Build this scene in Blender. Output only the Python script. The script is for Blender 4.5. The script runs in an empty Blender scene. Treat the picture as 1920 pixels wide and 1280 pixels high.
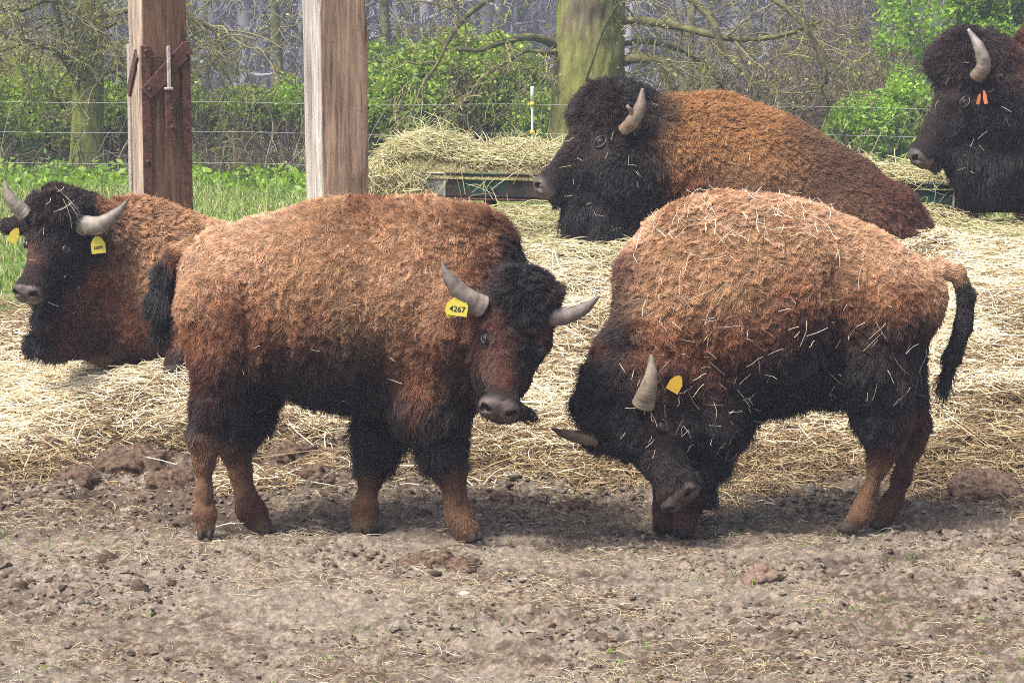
import bpy, math, random
import numpy as np
from mathutils import Vector, Matrix
from mathutils.bvhtree import BVHTree

rng = np.random.default_rng(7)
random.seed(7)
S = bpy.context.scene
COL = S.collection

# ------------------------------------------------------------------ camera, sky, sun, exposure
CAM_H = 2.09
PITCH = math.radians(6.41)
FPX = 5333.0
cam_d = bpy.data.cameras.new('camera')
cam_d.lens = 100.0
cam_d.sensor_width = 36.0
cam_d.clip_end = 3000
cam = bpy.data.objects.new('camera', cam_d)
COL.objects.link(cam)
cam.location = (0, 0, CAM_H)
cam.rotation_euler = (math.pi / 2 - PITCH, 0, 0)
S.camera = cam

SUN_EL, SUN_AZ = math.radians(60), math.radians(-130)    # azimuth measured from +Y towards +X
world = bpy.data.worlds.new('World')
S.world = world
world.use_nodes = True
wn = world.node_tree.nodes
sky = wn.new('ShaderNodeTexSky')
sky.sky_type = 'NISHITA'
sky.sun_disc = False
sky.sun_elevation = SUN_EL
sky.sun_rotation = SUN_AZ
sky.dust_density = 6.0
sky.ozone_density = 0.4
wn['Background'].inputs[1].default_value = 0.15
world.node_tree.links.new(sky.outputs[0], wn['Background'].inputs[0])
sd = bpy.data.lights.new('sun', 'SUN')
sd.energy = 3.1
sd.angle = math.radians(11.0)
sd.color = (1.0, 0.955, 0.89)
sun = bpy.data.objects.new('sun', sd)
COL.objects.link(sun)
sun_dir = Vector((math.sin(SUN_AZ) * math.cos(SUN_EL), math.cos(SUN_AZ) * math.cos(SUN_EL), math.sin(SUN_EL)))
sun.rotation_euler = sun_dir.to_track_quat('Z', 'Y').to_euler()
S.view_settings.view_transform = 'Standard'
S.view_settings.look = 'None'
S.view_settings.exposure = 0.90
S.view_settings.gamma = 1
S.view_settings.use_curve_mapping = False
S.cycles.max_bounces = 6
S.cycles.diffuse_bounces = 3
S.cycles.glossy_bounces = 2
S.cycles.transmission_bounces = 3
S.cycles.volume_bounces = 0
S.cycles.transparent_max_bounces = 8
S.cycles.use_adaptive_sampling = True
S.cycles.adaptive_threshold = 0.012
S.cycles.use_denoising = False
S.cycles.filter_width = 1.0
S.cycles_curves.shape = 'RIBBONS'
S.cycles_curves.subdivisions = 1

# ------------------------------------------------------------------ helpers
def pix(px, py, Y):
    """world point seen at photo pixel (px, py) at distance Y in front of the camera"""
    u = (px - 960) / FPX
    v = (640 - py) / FPX
    dx, dy, dz = u, math.cos(PITCH) + v * math.sin(PITCH), -math.sin(PITCH) + v * math.cos(PITCH)
    t = Y / dy
    return np.array([t * dx, Y, CAM_H + t * dz])

def to_pix(P):
    P = np.atleast_2d(P)
    y, z = P[:, 1], P[:, 2] - CAM_H
    dep = y * math.cos(PITCH) - z * math.sin(PITCH)
    up = y * math.sin(PITCH) + z * math.cos(PITCH)
    return 960 + FPX * P[:, 0] / dep, 640 - FPX * up / dep

def _hash(ix, iy, iz, seed):
    h = (ix * 374761393 + iy * 668265263 + iz * 2147483647 + seed * 974634777) & 0xFFFFFFFF
    h = ((h ^ (h >> 13)) * 1274126177) & 0xFFFFFFFF
    h = h ^ (h >> 16)
    return (h & 0xFFFF).astype(np.float32) / 65535.0

def noise3(P, scale=1.0, seed=0):
    Q = np.asarray(P, dtype=np.float64) * scale
    i = np.floor(Q).astype(np.int64)
    f = (Q - i).astype(np.float32)
    f = f * f * (3 - 2 * f)
    out = 0
    for a in (0, 1):
        wx = f[..., 0] if a else 1 - f[..., 0]
        for b in (0, 1):
            wy = f[..., 1] if b else 1 - f[..., 1]
            for c in (0, 1):
                wz = f[..., 2] if c else 1 - f[..., 2]
                out = out + wx * wy * wz * _hash(i[..., 0] + a, i[..., 1] + b, i[..., 2] + c, seed)
    return out

def fbm(P, scale, octv=4, seed=0, gain=0.5):
    a, s, tot, o = 1.0, scale, 0, 0
    for k in range(octv):
        o = o + a * noise3(P, s, seed + k)
        tot += a
        a *= gain
        s *= 2.03
    return o / tot

def sstep(a, b, x):
    t = np.clip((x - a) / (b - a), 0, 1)
    return t * t * (3 - 2 * t)

def norm(v):
    v = np.asarray(v, float)
    return v / max(np.linalg.norm(v), 1e-9)

def tag(o, label=None, cat=None, group=None, kind=None):
    if label: o['label'] = label
    if cat: o['category'] = cat
    if group: o['group'] = group
    if kind: o['kind'] = kind
    return o

def empty(name, loc, label, cat, group=None):
    o = bpy.data.objects.new(name, None)
    COL.objects.link(o)
    o.location = loc
    o.empty_display_size = 0.1
    tag(o, label, cat, group)
    bpy.context.view_layer.update()
    return o

def world_of(o):
    if o.parent is None:
        return o.matrix_basis.copy()
    return world_of(o.parent) @ o.matrix_parent_inverse @ o.matrix_basis

def link(name, data, parent=None):
    o = bpy.data.objects.new(name, data)
    COL.objects.link(o)
    if parent is not None:
        o.parent = parent
        M = world_of(parent)
        o.matrix_parent_inverse = M.inverted()
    return o

def mesh_obj(name, V, F, mat, parent=None, smooth=True, col=None, extra=None):
    me = bpy.data.meshes.new(name)
    V = np.asarray(V, dtype=np.float32)
    if isinstance(F, np.ndarray):
        n = F.shape[1]
        me.vertices.add(len(V))
        me.vertices.foreach_set('co', V.ravel())
        me.loops.add(F.size)
        me.loops.foreach_set('vertex_index', F.astype(np.int32).ravel())
        me.polygons.add(len(F))
        me.polygons.foreach_set('loop_start', np.arange(0, F.size, n, dtype=np.int32))
        me.update(calc_edges=True)
    else:
        me.from_pydata([tuple(map(float, v)) for v in V], [], F)
        me.update()
    if smooth:
        me.polygons.foreach_set('use_smooth', np.ones(len(me.polygons), dtype=bool))
    if col is not None:
        a = me.attributes.new('col', 'FLOAT_COLOR', 'POINT')
        c = np.ones((len(V), 4), np.float32)
        c[:, :3] = col
        a.data.foreach_set('color', c.ravel())
    for k, v in (extra or {}).items():
        a = me.attributes.new(k, 'FLOAT', 'POINT')
        a.data.foreach_set('value', np.asarray(v, np.float32))
    if mat is not None:
        me.materials.append(mat)
    return link(name, me, parent)

def curves_obj(name, P, rad, col, mat, parent=None):
    """P (N,K,3) strands, rad (N,K) or (K,), col (N,3)"""
    N, K = P.shape[:2]
    cu = bpy.data.hair_curves.new(name)
    cu.add_curves([K] * N)
    cu.attributes['position'].data.foreach_set('vector', P.astype(np.float32).ravel())
    r = cu.attributes.get('radius') or cu.attributes.new('radius', 'FLOAT', 'POINT')
    rr = np.broadcast_to(rad, (N, K)).astype(np.float32)
    r.data.foreach_set('value', rr.ravel())
    a = cu.attributes.new('col', 'FLOAT_COLOR', 'CURVE')
    c = np.ones((N, 4), np.float32)
    c[:, :3] = col
    a.data.foreach_set('color', c.ravel())
    cu.materials.append(mat)
    return link(name, cu, parent)

def material(name, color=(0.5, 0.5, 0.5), rough=0.8, spec=0.3, attr=False):
    m = bpy.data.materials.new(name)
    m.use_nodes = True
    b = m.node_tree.nodes['Principled BSDF']
    b.inputs['Base Color'].default_value = (*color, 1)
    b.inputs['Roughness'].default_value = rough
    b.inputs['Specular IOR Level'].default_value = spec
    if attr:
        n = m.node_tree.nodes.new('ShaderNodeAttribute')
        n.attribute_name = 'col'
        m.node_tree.links.new(n.outputs['Color'], b.inputs['Base Color'])
    return m

def nd(m, t, **kw):
    n = m.node_tree.nodes.new(t)
    for k, v in kw.items():
        if k in n.inputs.keys():
            n.inputs[k].default_value = v
        else:
            setattr(n, k, v)
    return n

def lk(m, a, b):
    m.node_tree.links.new(a, b)

def noisy(m, c1, c2, scale=(10, 10, 10), nscale=1.0, detail=8, bump=0.4, bdist=0.01, lo=0.35, hi=0.65, use_attr=False, rough=0.6):
    """object-space noise colour between c1 and c2 plus bump"""
    b = m.node_tree.nodes['Principled BSDF']
    tc = nd(m, 'ShaderNodeTexCoord')
    mp = nd(m, 'ShaderNodeMapping')
    mp.inputs['Scale'].default_value = scale
    lk(m, tc.outputs['Object'], mp.inputs[0])
    nz = nd(m, 'ShaderNodeTexNoise')
    nz.inputs['Scale'].default_value = nscale
    nz.inputs['Detail'].default_value = detail
    nz.inputs['Roughness'].default_value = rough
    lk(m, mp.outputs[0], nz.inputs['Vector'])
    cr = nd(m, 'ShaderNodeValToRGB')
    cr.color_ramp.elements[0].position = lo
    cr.color_ramp.elements[1].position = hi
    cr.color_ramp.elements[0].color = (*c1, 1)
    cr.color_ramp.elements[1].color = (*c2, 1)
    lk(m, nz.outputs['Fac'], cr.inputs[0])
    src = cr.outputs[0]
    if use_attr:
        at = nd(m, 'ShaderNodeAttribute')
        at.attribute_name = 'col'
        mx = nd(m, 'ShaderNodeMix', data_type='RGBA', blend_type='MULTIPLY')
        mx.inputs[0].default_value = 1.0
        lk(m, at.outputs['Color'], mx.inputs[6])
        lk(m, cr.outputs[0], mx.inputs[7])
        src = mx.outputs[2]
    lk(m, src, b.inputs['Base Color'])
    if bump:
        bp = nd(m, 'ShaderNodeBump')
        bp.inputs['Strength'].default_value = bump
        bp.inputs['Distance'].default_value = bdist
        lk(m, nz.outputs['Fac'], bp.inputs['Height'])
        lk(m, bp.outputs[0], b.inputs['Normal'])
    return m

def tube(pts, rads, n=8, cap=True):
    pts = np.asarray(pts, float)
    K = len(pts)
    T = np.gradient(pts, axis=0)
    T /= np.linalg.norm(T, axis=1, keepdims=True) + 1e-9
    ref = np.array([0, 0, 1.0]) if abs(T[0][2]) < 0.8 else np.array([1.0, 0, 0])
    V = []
    u = np.cross(T[0], ref); u /= np.linalg.norm(u)
    for i in range(K):
        u = u - T[i] * np.dot(u, T[i])
        u /= np.linalg.norm(u) + 1e-9
        w = np.cross(T[i], u)
        for j in range(n):
            a = 2 * math.pi * j / n
            V.append(pts[i] + rads[i] * (math.cos(a) * u + math.sin(a) * w))
    F = []
    for i in range(K - 1):
        for j in range(n):
            F.append((i * n + j, i * n + (j + 1) % n, (i + 1) * n + (j + 1) % n, (i + 1) * n + j))
    if cap:
        F.append(tuple(range(n))[::-1])
        F.append(tuple((K - 1) * n + j for j in range(n)))
    return np.array(V), F

def merge(parts):
    V, F, o = [], [], 0
    for v, f in parts:
        V.append(np.asarray(v))
        F += [tuple(i + o for i in q) for q in f]
        o += len(v)
    return np.concatenate(V), F

def bez(pts, n):
    """Catmull-Rom resample of a polyline"""
    P = np.asarray(pts, float)
    P = np.vstack([2 * P[0] - P[1], P, 2 * P[-1] - P[-2]])
    out = []
    segs = len(P) - 3
    for k in range(n):
        t = k / (n - 1) * segs
        i = min(int(t), segs - 1)
        f = t - i
        a, b, c, d = P[i], P[i + 1], P[i + 2], P[i + 3]
        out.append(0.5 * ((2 * b) + (c - a) * f + (2 * a - 5 * b + 4 * c - d) * f * f + (3 * b - a - 3 * c + d) * f ** 3))
    return np.array(out)

def box(c, size, R=None):
    s = np.array(size) / 2
    V = np.array([(x, y, z) for x in (-1, 1) for y in (-1, 1) for z in (-1, 1)], float) * s
    if R is not None:
        V = V @ np.array(R).T
    F = [(0, 1, 3, 2), (4, 6, 7, 5), (0, 4, 5, 1), (2, 3, 7, 6), (0, 2, 6, 4), (1, 5, 7, 3)]
    return V + np.array(c), F

def bevel(o, w, seg=2):
    m = o.modifiers.new('bevel', 'BEVEL')
    m.width = w
    m.segments = seg
    m.limit_method = 'ANGLE'
    return o

# ------------------------------------------------------------------ terrain
TY = np.array([0, 12.0, 12.6, 13.4, 14.0, 14.5, 15.5, 17.5, 19.0, 22.0, 27.0, 38.0, 70, 100, 150, 220, 400])
TZ = np.array([0, 0.0, 0.03, 0.15, 0.33, 0.50, 0.76, 0.74, 0.60, 0.40, 0.30, 0.15, -0.4, 0.5, 8, 22, 20])

def terrain(x, y):
    x = np.asarray(x, float); y = np.asarray(y, float)
    yy = y + 0.55 * sstep(0.8, 2.4, x) * sstep(16, 13, y)
    z = np.interp(yy, TY, TZ)
    z0 = np.interp(yy, TY, np.where(TY < 20, TZ * 0.72, TZ))
    w = sstep(-0.6, -2.6, x)
    z = z * (1 - w) + z0 * w
    P = np.stack([x, y, np.zeros_like(x)], -1)
    und = (fbm(P, 0.9, 3, 5) - 0.5) * 0.16 * sstep(11.5, 13.5, y) * sstep(60, 30, y)
    return z + und
# ------------------------------------------------------------------ signed distance modelling
class SDF:
    def __init__(self, lo, hi, vox):
        self.vox = vox
        self.lo = np.array(lo, float)
        n = np.ceil((np.array(hi) - self.lo) / vox).astype(int) + 1
        self.n = n
        self.f = np.full(n, 1.0, np.float32)

    def _sub(self, lo, hi, m):
        a = np.clip(np.floor((np.array(lo) - m - self.lo) / self.vox).astype(int), 0, self.n)
        b = np.clip(np.ceil((np.array(hi) + m - self.lo) / self.vox).astype(int) + 1, 0, self.n)
        if np.any(b <= a):
            return None, None
        ax = [self.lo[i] + np.arange(a[i], b[i]) * self.vox for i in range(3)]
        G = np.stack(np.meshgrid(*ax, indexing='ij'), -1).astype(np.float32)
        return tuple(slice(a[i], b[i]) for i in range(3)), G

    def _blend(self, sl, d, k, sub=False):
        f = self.f[sl]
        if sub:
            h = np.maximum(k - np.abs(f + d), 0) / k
            self.f[sl] = np.maximum(f, -d) + h * h * k * 0.25
        else:
            h = np.maximum(k - np.abs(f - d), 0) / k
            self.f[sl] = np.minimum(f, d) - h * h * k * 0.25

    def cone(self, p0, r0, p1, r1, k=0.05, sq=1.0, sub=False):
        p0 = np.array(p0, float); p1 = np.array(p1, float)
        r = max(r0, r1)
        sl, G = self._sub(np.minimum(p0, p1) - r, np.maximum(p0, p1) + r, k + 0.03)
        if sl is None: return
        s = np.array([1, sq, 1], np.float32)
        a = p0 * s; b = p1 * s
        ab = b - a
        q = G * s - a
        t = np.clip((q @ ab.astype(np.float32)) / max(ab @ ab, 1e-9), 0, 1)
        d = np.linalg.norm(q - t[..., None] * ab.astype(np.float32), axis=-1) - (r0 + (r1 - r0) * t)
        self._blend(sl, d, k, sub)

    def ell(self, c, axes, rad, k=0.04, sub=False):
        """axes: 3x3 rows = unit axes"""
        c = np.array(c, float); A = np.array(axes, float); rad = np.array(rad, float)
        r = rad.max()
        sl, G = self._sub(c - r, c + r, k + 0.03)
        if sl is None: return
        q = (G - c.astype(np.float32)) @ A.T.astype(np.float32)
        k0 = np.linalg.norm(q / rad, axis=-1)
        k1 = np.linalg.norm(q / (rad * rad), axis=-1)
        d = k0 * (k0 - 1) / np.maximum(k1, 1e-6)
        self._blend(sl, d.astype(np.float32), k, sub)

    def mesh(self):
        f = self.f
        ins = f < 0
        n = self.n
        c = [ins[i:n[0] - 1 + i, j:n[1] - 1 + j, k:n[2] - 1 + k] for i in (0, 1) for j in (0, 1) for k in (0, 1)]
        cnt = sum(x.astype(np.int8) for x in c)
        act = (cnt > 0) & (cnt < 8)
        I = np.argwhere(act)
        idx = np.full(act.shape, -1, np.int64)
        idx[act] = np.arange(len(I))
        acc = np.zeros((len(I), 3)); w = np.zeros(len(I))
        corners = [(i, j, k) for i in (0, 1) for j in (0, 1) for k in (0, 1)]
        for a in corners:
            for ax in range(3):
                if a[ax] == 1: continue
                b = list(a); b[ax] = 1
                fa = f[I[:, 0] + a[0], I[:, 1] + a[1], I[:, 2] + a[2]]
                fb = f[I[:, 0] + b[0], I[:, 1] + b[1], I[:, 2] + b[2]]
                m = (fa < 0) != (fb < 0)
                t = np.where(m, fa / np.where(m, fa - fb, 1), 0)
                p = np.tile(np.array(a, float), (len(I), 1))
                p[:, ax] += t
                acc += p * m[:, None]; w += m
        V = self.lo + (I + acc / w[:, None]) * self.vox
        F = []
        for ax in range(3):
            o1, o2 = [(1, 2), (2, 0), (0, 1)][ax]
            sa = [slice(1, -1)] * 3; sb = [slice(1, -1)] * 3
            sa[ax] = slice(0, n[ax] - 1); sb[ax] = slice(1, n[ax])
            A = ins[tuple(sa)]; B = ins[tuple(sb)]
            E = np.argwhere(A != B)
            flip = A[E[:, 0], E[:, 1], E[:, 2]]
            base = E.copy()
            for o in range(3):
                if o != ax: base[:, o] += 1
            def g(d1, d2):
                q = base.copy(); q[:, o1] -= d1; q[:, o2] -= d2
                return idx[q[:, 0], q[:, 1], q[:, 2]]
            Q = np.stack([g(1, 1), g(0, 1), g(0, 0), g(1, 0)], 1)
            Q[~flip] = Q[~flip][:, ::-1]
            F.append(Q)
        F = np.concatenate(F)
        F = F[(F >= 0).all(1)]
        return V, F

def norm_rows(A):
    return A / np.linalg.norm(A, axis=1, keepdims=True)

def vnormals(V, F):
    N = np.zeros_like(V)
    a, b, c, d = (V[F[:, i]] for i in range(4))
    fn = np.cross(c - a, d - b)
    for i in range(4):
        for ax in range(3):
            N[:, ax] += np.bincount(F[:, i], fn[:, ax], len(V))
    N /= np.linalg.norm(N, axis=1, keepdims=True) + 1e-12
    return N

def rbf(P, anchors, vals, sharp=1.0):
    """anchors (M,3): px, py, radius.  P world points -> blended vals by soft nearest anchor"""
    px, py = to_pix(P)
    wob = 22
    px = px + (fbm(P, 9, 3, 11) - .5) * wob * 2
    py = py + (fbm(P, 9, 3, 17) - .5) * wob * 2
    A = np.array(anchors, float)
    out = 0; ws = 0
    for i in range(len(A)):
        d2 = ((px - A[i, 0]) ** 2 + (py - A[i, 1]) ** 2) / (A[i, 2] ** 2)
        w = np.exp(-np.minimum(d2, 60) * sharp) + 1e-9 / (1 + d2)
        out = out + w[:, None] * vals[i]
        ws = ws + w
    return out / ws[:, None]

# ------------------------------------------------------------------ coat materials
def fur_material():
    m = bpy.data.materials.new('coat_hair')
    m.use_nodes = True
    nt = m.node_tree
    b = nt.nodes['Principled BSDF']
    at = nd(m, 'ShaderNodeAttribute'); at.attribute_name = 'col'
    hi = nd(m, 'ShaderNodeHairInfo')
    mr = nd(m, 'ShaderNodeMapRange')
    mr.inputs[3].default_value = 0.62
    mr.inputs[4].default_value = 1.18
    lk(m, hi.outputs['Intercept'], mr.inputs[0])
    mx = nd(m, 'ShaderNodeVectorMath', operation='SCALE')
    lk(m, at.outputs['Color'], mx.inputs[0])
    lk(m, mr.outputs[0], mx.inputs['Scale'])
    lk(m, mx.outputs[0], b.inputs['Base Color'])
    b.inputs['Roughness'].default_value = 0.42
    b.inputs['Specular IOR Level'].default_value = 0.32
    return m

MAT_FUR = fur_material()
MAT_SKIN = material('hide', rough=0.75, spec=0.2, attr=True)
# the hide's roughness follows the bare moist nose
_w = nd(MAT_SKIN, 'ShaderNodeAttribute'); _w.attribute_name = 'moist'
_r = nd(MAT_SKIN, 'ShaderNodeMapRange'); _r.inputs[3].default_value = 0.85; _r.inputs[4].default_value = 0.45
lk(MAT_SKIN, _w.outputs['Fac'], _r.inputs[0])
lk(MAT_SKIN, _r.outputs[0], MAT_SKIN.node_tree.nodes['Principled BSDF'].inputs['Roughness'])
_n = nd(MAT_SKIN, 'ShaderNodeTexNoise'); _n.inputs['Scale'].default_value = 130
_b = nd(MAT_SKIN, 'ShaderNodeBump'); _b.inputs['Strength'].default_value = 0.4; _b.inputs['Distance'].default_value = 0.004
_c = nd(MAT_SKIN, 'ShaderNodeTexCoord'); lk(MAT_SKIN, _c.outputs['Object'], _n.inputs['Vector'])
lk(MAT_SKIN, _n.outputs['Fac'], _b.inputs['Height'])
lk(MAT_SKIN, _b.outputs[0], MAT_SKIN.node_tree.nodes['Principled BSDF'].inputs['Normal'])

def horn_material():
    m = material('horn', rough=0.55, spec=0.3)
    b = m.node_tree.nodes['Principled BSDF']
    at = nd(m, 'ShaderNodeAttribute'); at.attribute_name = 'col'
    tc = nd(m, 'ShaderNodeTexCoord')
    nz = nd(m, 'ShaderNodeTexNoise'); nz.inputs['Scale'].default_value = 28; nz.inputs['Detail'].default_value = 9
    lk(m, tc.outputs['Object'], nz.inputs['Vector'])
    mr = nd(m, 'ShaderNodeMapRange'); mr.inputs[1].default_value = .3; mr.inputs[2].default_value = .7; mr.inputs[3].default_value = 0.42; mr.inputs[4].default_value = 1.0
    lk(m, nz.outputs['Fac'], mr.inputs[0])
    mx = nd(m, 'ShaderNodeVectorMath', operation='SCALE')
    lk(m, at.outputs['Color'], mx.inputs[0]); lk(m, mr.outputs[0], mx.inputs['Scale'])
    lk(m, mx.outputs[0], b.inputs['Base Color'])
    bp = nd(m, 'ShaderNodeBump'); bp.inputs['Strength'].default_value = 0.35; bp.inputs['Distance'].default_value = 0.004
    lk(m, nz.outputs['Fac'], bp.inputs['Height']); lk(m, bp.outputs[0], b.inputs['Normal'])
    return m
MAT_HORN = horn_material()
MAT_EYE = material('eyeball', (0.012, 0.008, 0.006), rough=0.06, spec=0.8)
MAT_LID = material('eyelid', (0.042, 0.034, 0.031), rough=0.45, spec=0.4)
MAT_WHITE = material('eye_white', (0.45, 0.42, 0.4), rough=0.2)
MAT_HOOF = noisy(material('hoof', rough=0.6), (0.012, 0.010, 0.009), (0.07, 0.052, 0.04), nscale=45, bump=0.5)
MAT_TAG = noisy(material('tag_plastic', rough=0.4), (0.42, 0.36, 0.04), (0.66, 0.57, 0.09), nscale=60, bump=0.05)
MAT_TAG_OLD = noisy(material('tag_plastic_dirty', rough=0.6), (0.30, 0.17, 0.02), (0.62, 0.42, 0.04), nscale=90, bump=0.1)
MAT_TAG_OR = material('tag_orange', (0.40, 0.12, 0.04), rough=0.5)
MAT_INK = material('tag_ink', (0.01, 0.01, 0.01), rough=0.6)

COLS = dict(
    tan=(0.40, 0.232, 0.125), pale=(0.55, 0.345, 0.215), rust=(0.215, 0.084, 0.038), deep=(0.088, 0.031, 0.019),
    dark=(0.025, 0.0135, 0.011), black=(0.0105, 0.009, 0.0095), gold=(0.34, 0.175, 0.070), leg=(0.165, 0.086, 0.045),
    mud=(0.16, 0.10, 0.06), bark=(0.105, 0.050, 0.028), skin=(0.045, 0.033, 0.030), muzzle=(0.085, 0.062, 0.056))

def flow_dir(P, N, anchors):
    """comb direction from anchors' image plane direction"""
    vals = [np.array([a[6], 0.0, -a[7]]) for a in anchors]
    d = rbf(P, [a[:3] for a in anchors], vals, 1.0)
    d = d - N * (d * N).sum(1, keepdims=True)
    d /= np.linalg.norm(d, axis=1, keepdims=True) + 1e-6
    return d

def vals_len(v):
    return v[:, 3]

def grow_fur(name, V, F, N, anchors, count, parent, rad=0.0011, K=6, seed=1, bare=None, shag=1.0):
    """anchors: (px, py, r, colour, length, lift, dx, dy, curl)"""
    R = np.random.default_rng(seed)
    T = np.concatenate([F[:, [0, 1, 2]], F[:, [0, 2, 3]]])
    a, b, c = V[T[:, 0]], V[T[:, 1]], V[T[:, 2]]
    area = np.linalg.norm(np.cross(b - a, c - a), axis=1)
    cen = (a + b + c) / 3
    nf = N[T[:, 0]]
    view = np.array([0, 0, CAM_H]) - cen
    view /= np.linalg.norm(view, axis=1, keepdims=True)
    face = (nf * view).sum(1)
    dens = area * (0.16 + 0.84 * sstep(-0.45, 0.0, face))
    dens[cen[:, 2] < -0.5] = 0
    p = dens / dens.sum()
    t = R.choice(len(T), count, p=p)
    u = R.random(count); v = R.random(count)
    s = u + v > 1
    u[s], v[s] = 1 - u[s], 1 - v[s]
    w = 1 - u - v
    ia, ib, ic = T[t, 0], T[t, 1], T[t, 2]
    P = V[ia] * w[:, None] + V[ib] * u[:, None] + V[ic] * v[:, None]
    n = N[ia] * w[:, None] + N[ib] * u[:, None] + N[ic] * v[:, None]
    n /= np.linalg.norm(n, axis=1, keepdims=True) + 1e-9
    if bare is not None:
        keep = bare(P) < R.random(count)
        P, n = P[keep], n[keep]
    count = len(P)
    A = [x[:3] for x in anchors]
    vals = [np.array([*COLS[x[3]], x[4], x[5], x[8]]) for x in anchors]
    val = rbf(P, A, vals)
    col, L, lift, curl = val[:, :3], val[:, 3] * shag, val[:, 4], val[:, 5]
    comb = flow_dir(P, n, anchors)
    # locks: neighbouring hairs share a jitter taken from noise, tips pulled to the ridges of it
    sc = 52.0
    e = 0.003
    n0 = noise3(P, sc, 3)
    g = np.stack([noise3(P + np.array([e, 0, 0]), sc, 3) - n0, noise3(P + np.array([0, e, 0]), sc, 3) - n0,
                  noise3(P + np.array([0, 0, e]), sc, 3) - n0], 1) / e
    g -= n * (g * n).sum(1, keepdims=True)
    g /= sc
    j1 = noise3(P, 30, 21) - 0.5
    j2 = noise3(P, 30, 22) - 0.5
    side = np.cross(n, comb)
    big = fbm(P, 5, 3, 9)
    L = L * (0.66 + 0.36 * n0 + 0.3 * (big - .5)) * R.uniform(0.8, 1.15, count)
    clump = noise3(P, 15, 78)
    lng = sstep(.03, .07, L)
    L = L * (1 + (clump - .5) * 1.1 * lng)
    j1 = j1 + (noise3(P, 11, 79) - .5) * .8 * lng
    ang = curl * 2.3
    dirt = comb + side * (j1 * ang)[:, None] + n * (j2 * 0.6 * curl)[:, None] + R.normal(0, 0.20, (count, 3))
    dirt /= np.linalg.norm(dirt, axis=1, keepdims=True) + 1e-9
    ts = np.linspace(0, 1, K)
    pts = np.zeros((count, K, 3))
    ph = R.uniform(0, 0.6, count) + noise3(P, 25, 31) * 9
    for i, tt in enumerate(ts):
        up = n * (L * lift * (tt ** 0.8))[:, None]
        along = dirt * (L * (1 - 0.55 * lift) * tt ** 1.25)[:, None]
        pull = g * (0.012 * curl * tt * np.minimum(L / 0.03, 2.2))[:, None]
        wave = (side * (np.sin(ph + tt * 6.5))[:, None] + n * (0.6 * np.cos(ph * 1.3 + tt * 6.5))[:, None]) * (curl * 0.20 * np.minimum(L, .05) * tt ** .7)[:, None]
        drop = np.array([0, 0, -1.0]) * (0.22 * L * tt * tt)[:, None] * (L > 0.05)[:, None]
        pts[:, i] = P + up + along + pull + wave + drop - n * 0.002
    shade = 0.58 + 0.88 * n0
    pat = sstep(.56, .70, fbm(P, 13, 3, 66)) * .45 * sstep(.03, .012, vals_len(val))
    col = col * (1 - pat)[:, None]
    col = col * shade[:, None] * (0.86 + 0.28 * big)[:, None] * R.uniform(0.8, 1.22, (count, 1))
    r = rad * np.linspace(1.0, 0.35, K)
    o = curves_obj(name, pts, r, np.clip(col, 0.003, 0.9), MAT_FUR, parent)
    o['kind'] = 'stuff'
    return o

# ------------------------------------------------------------------ bison
GROUP = 'bison in the paddock'

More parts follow.
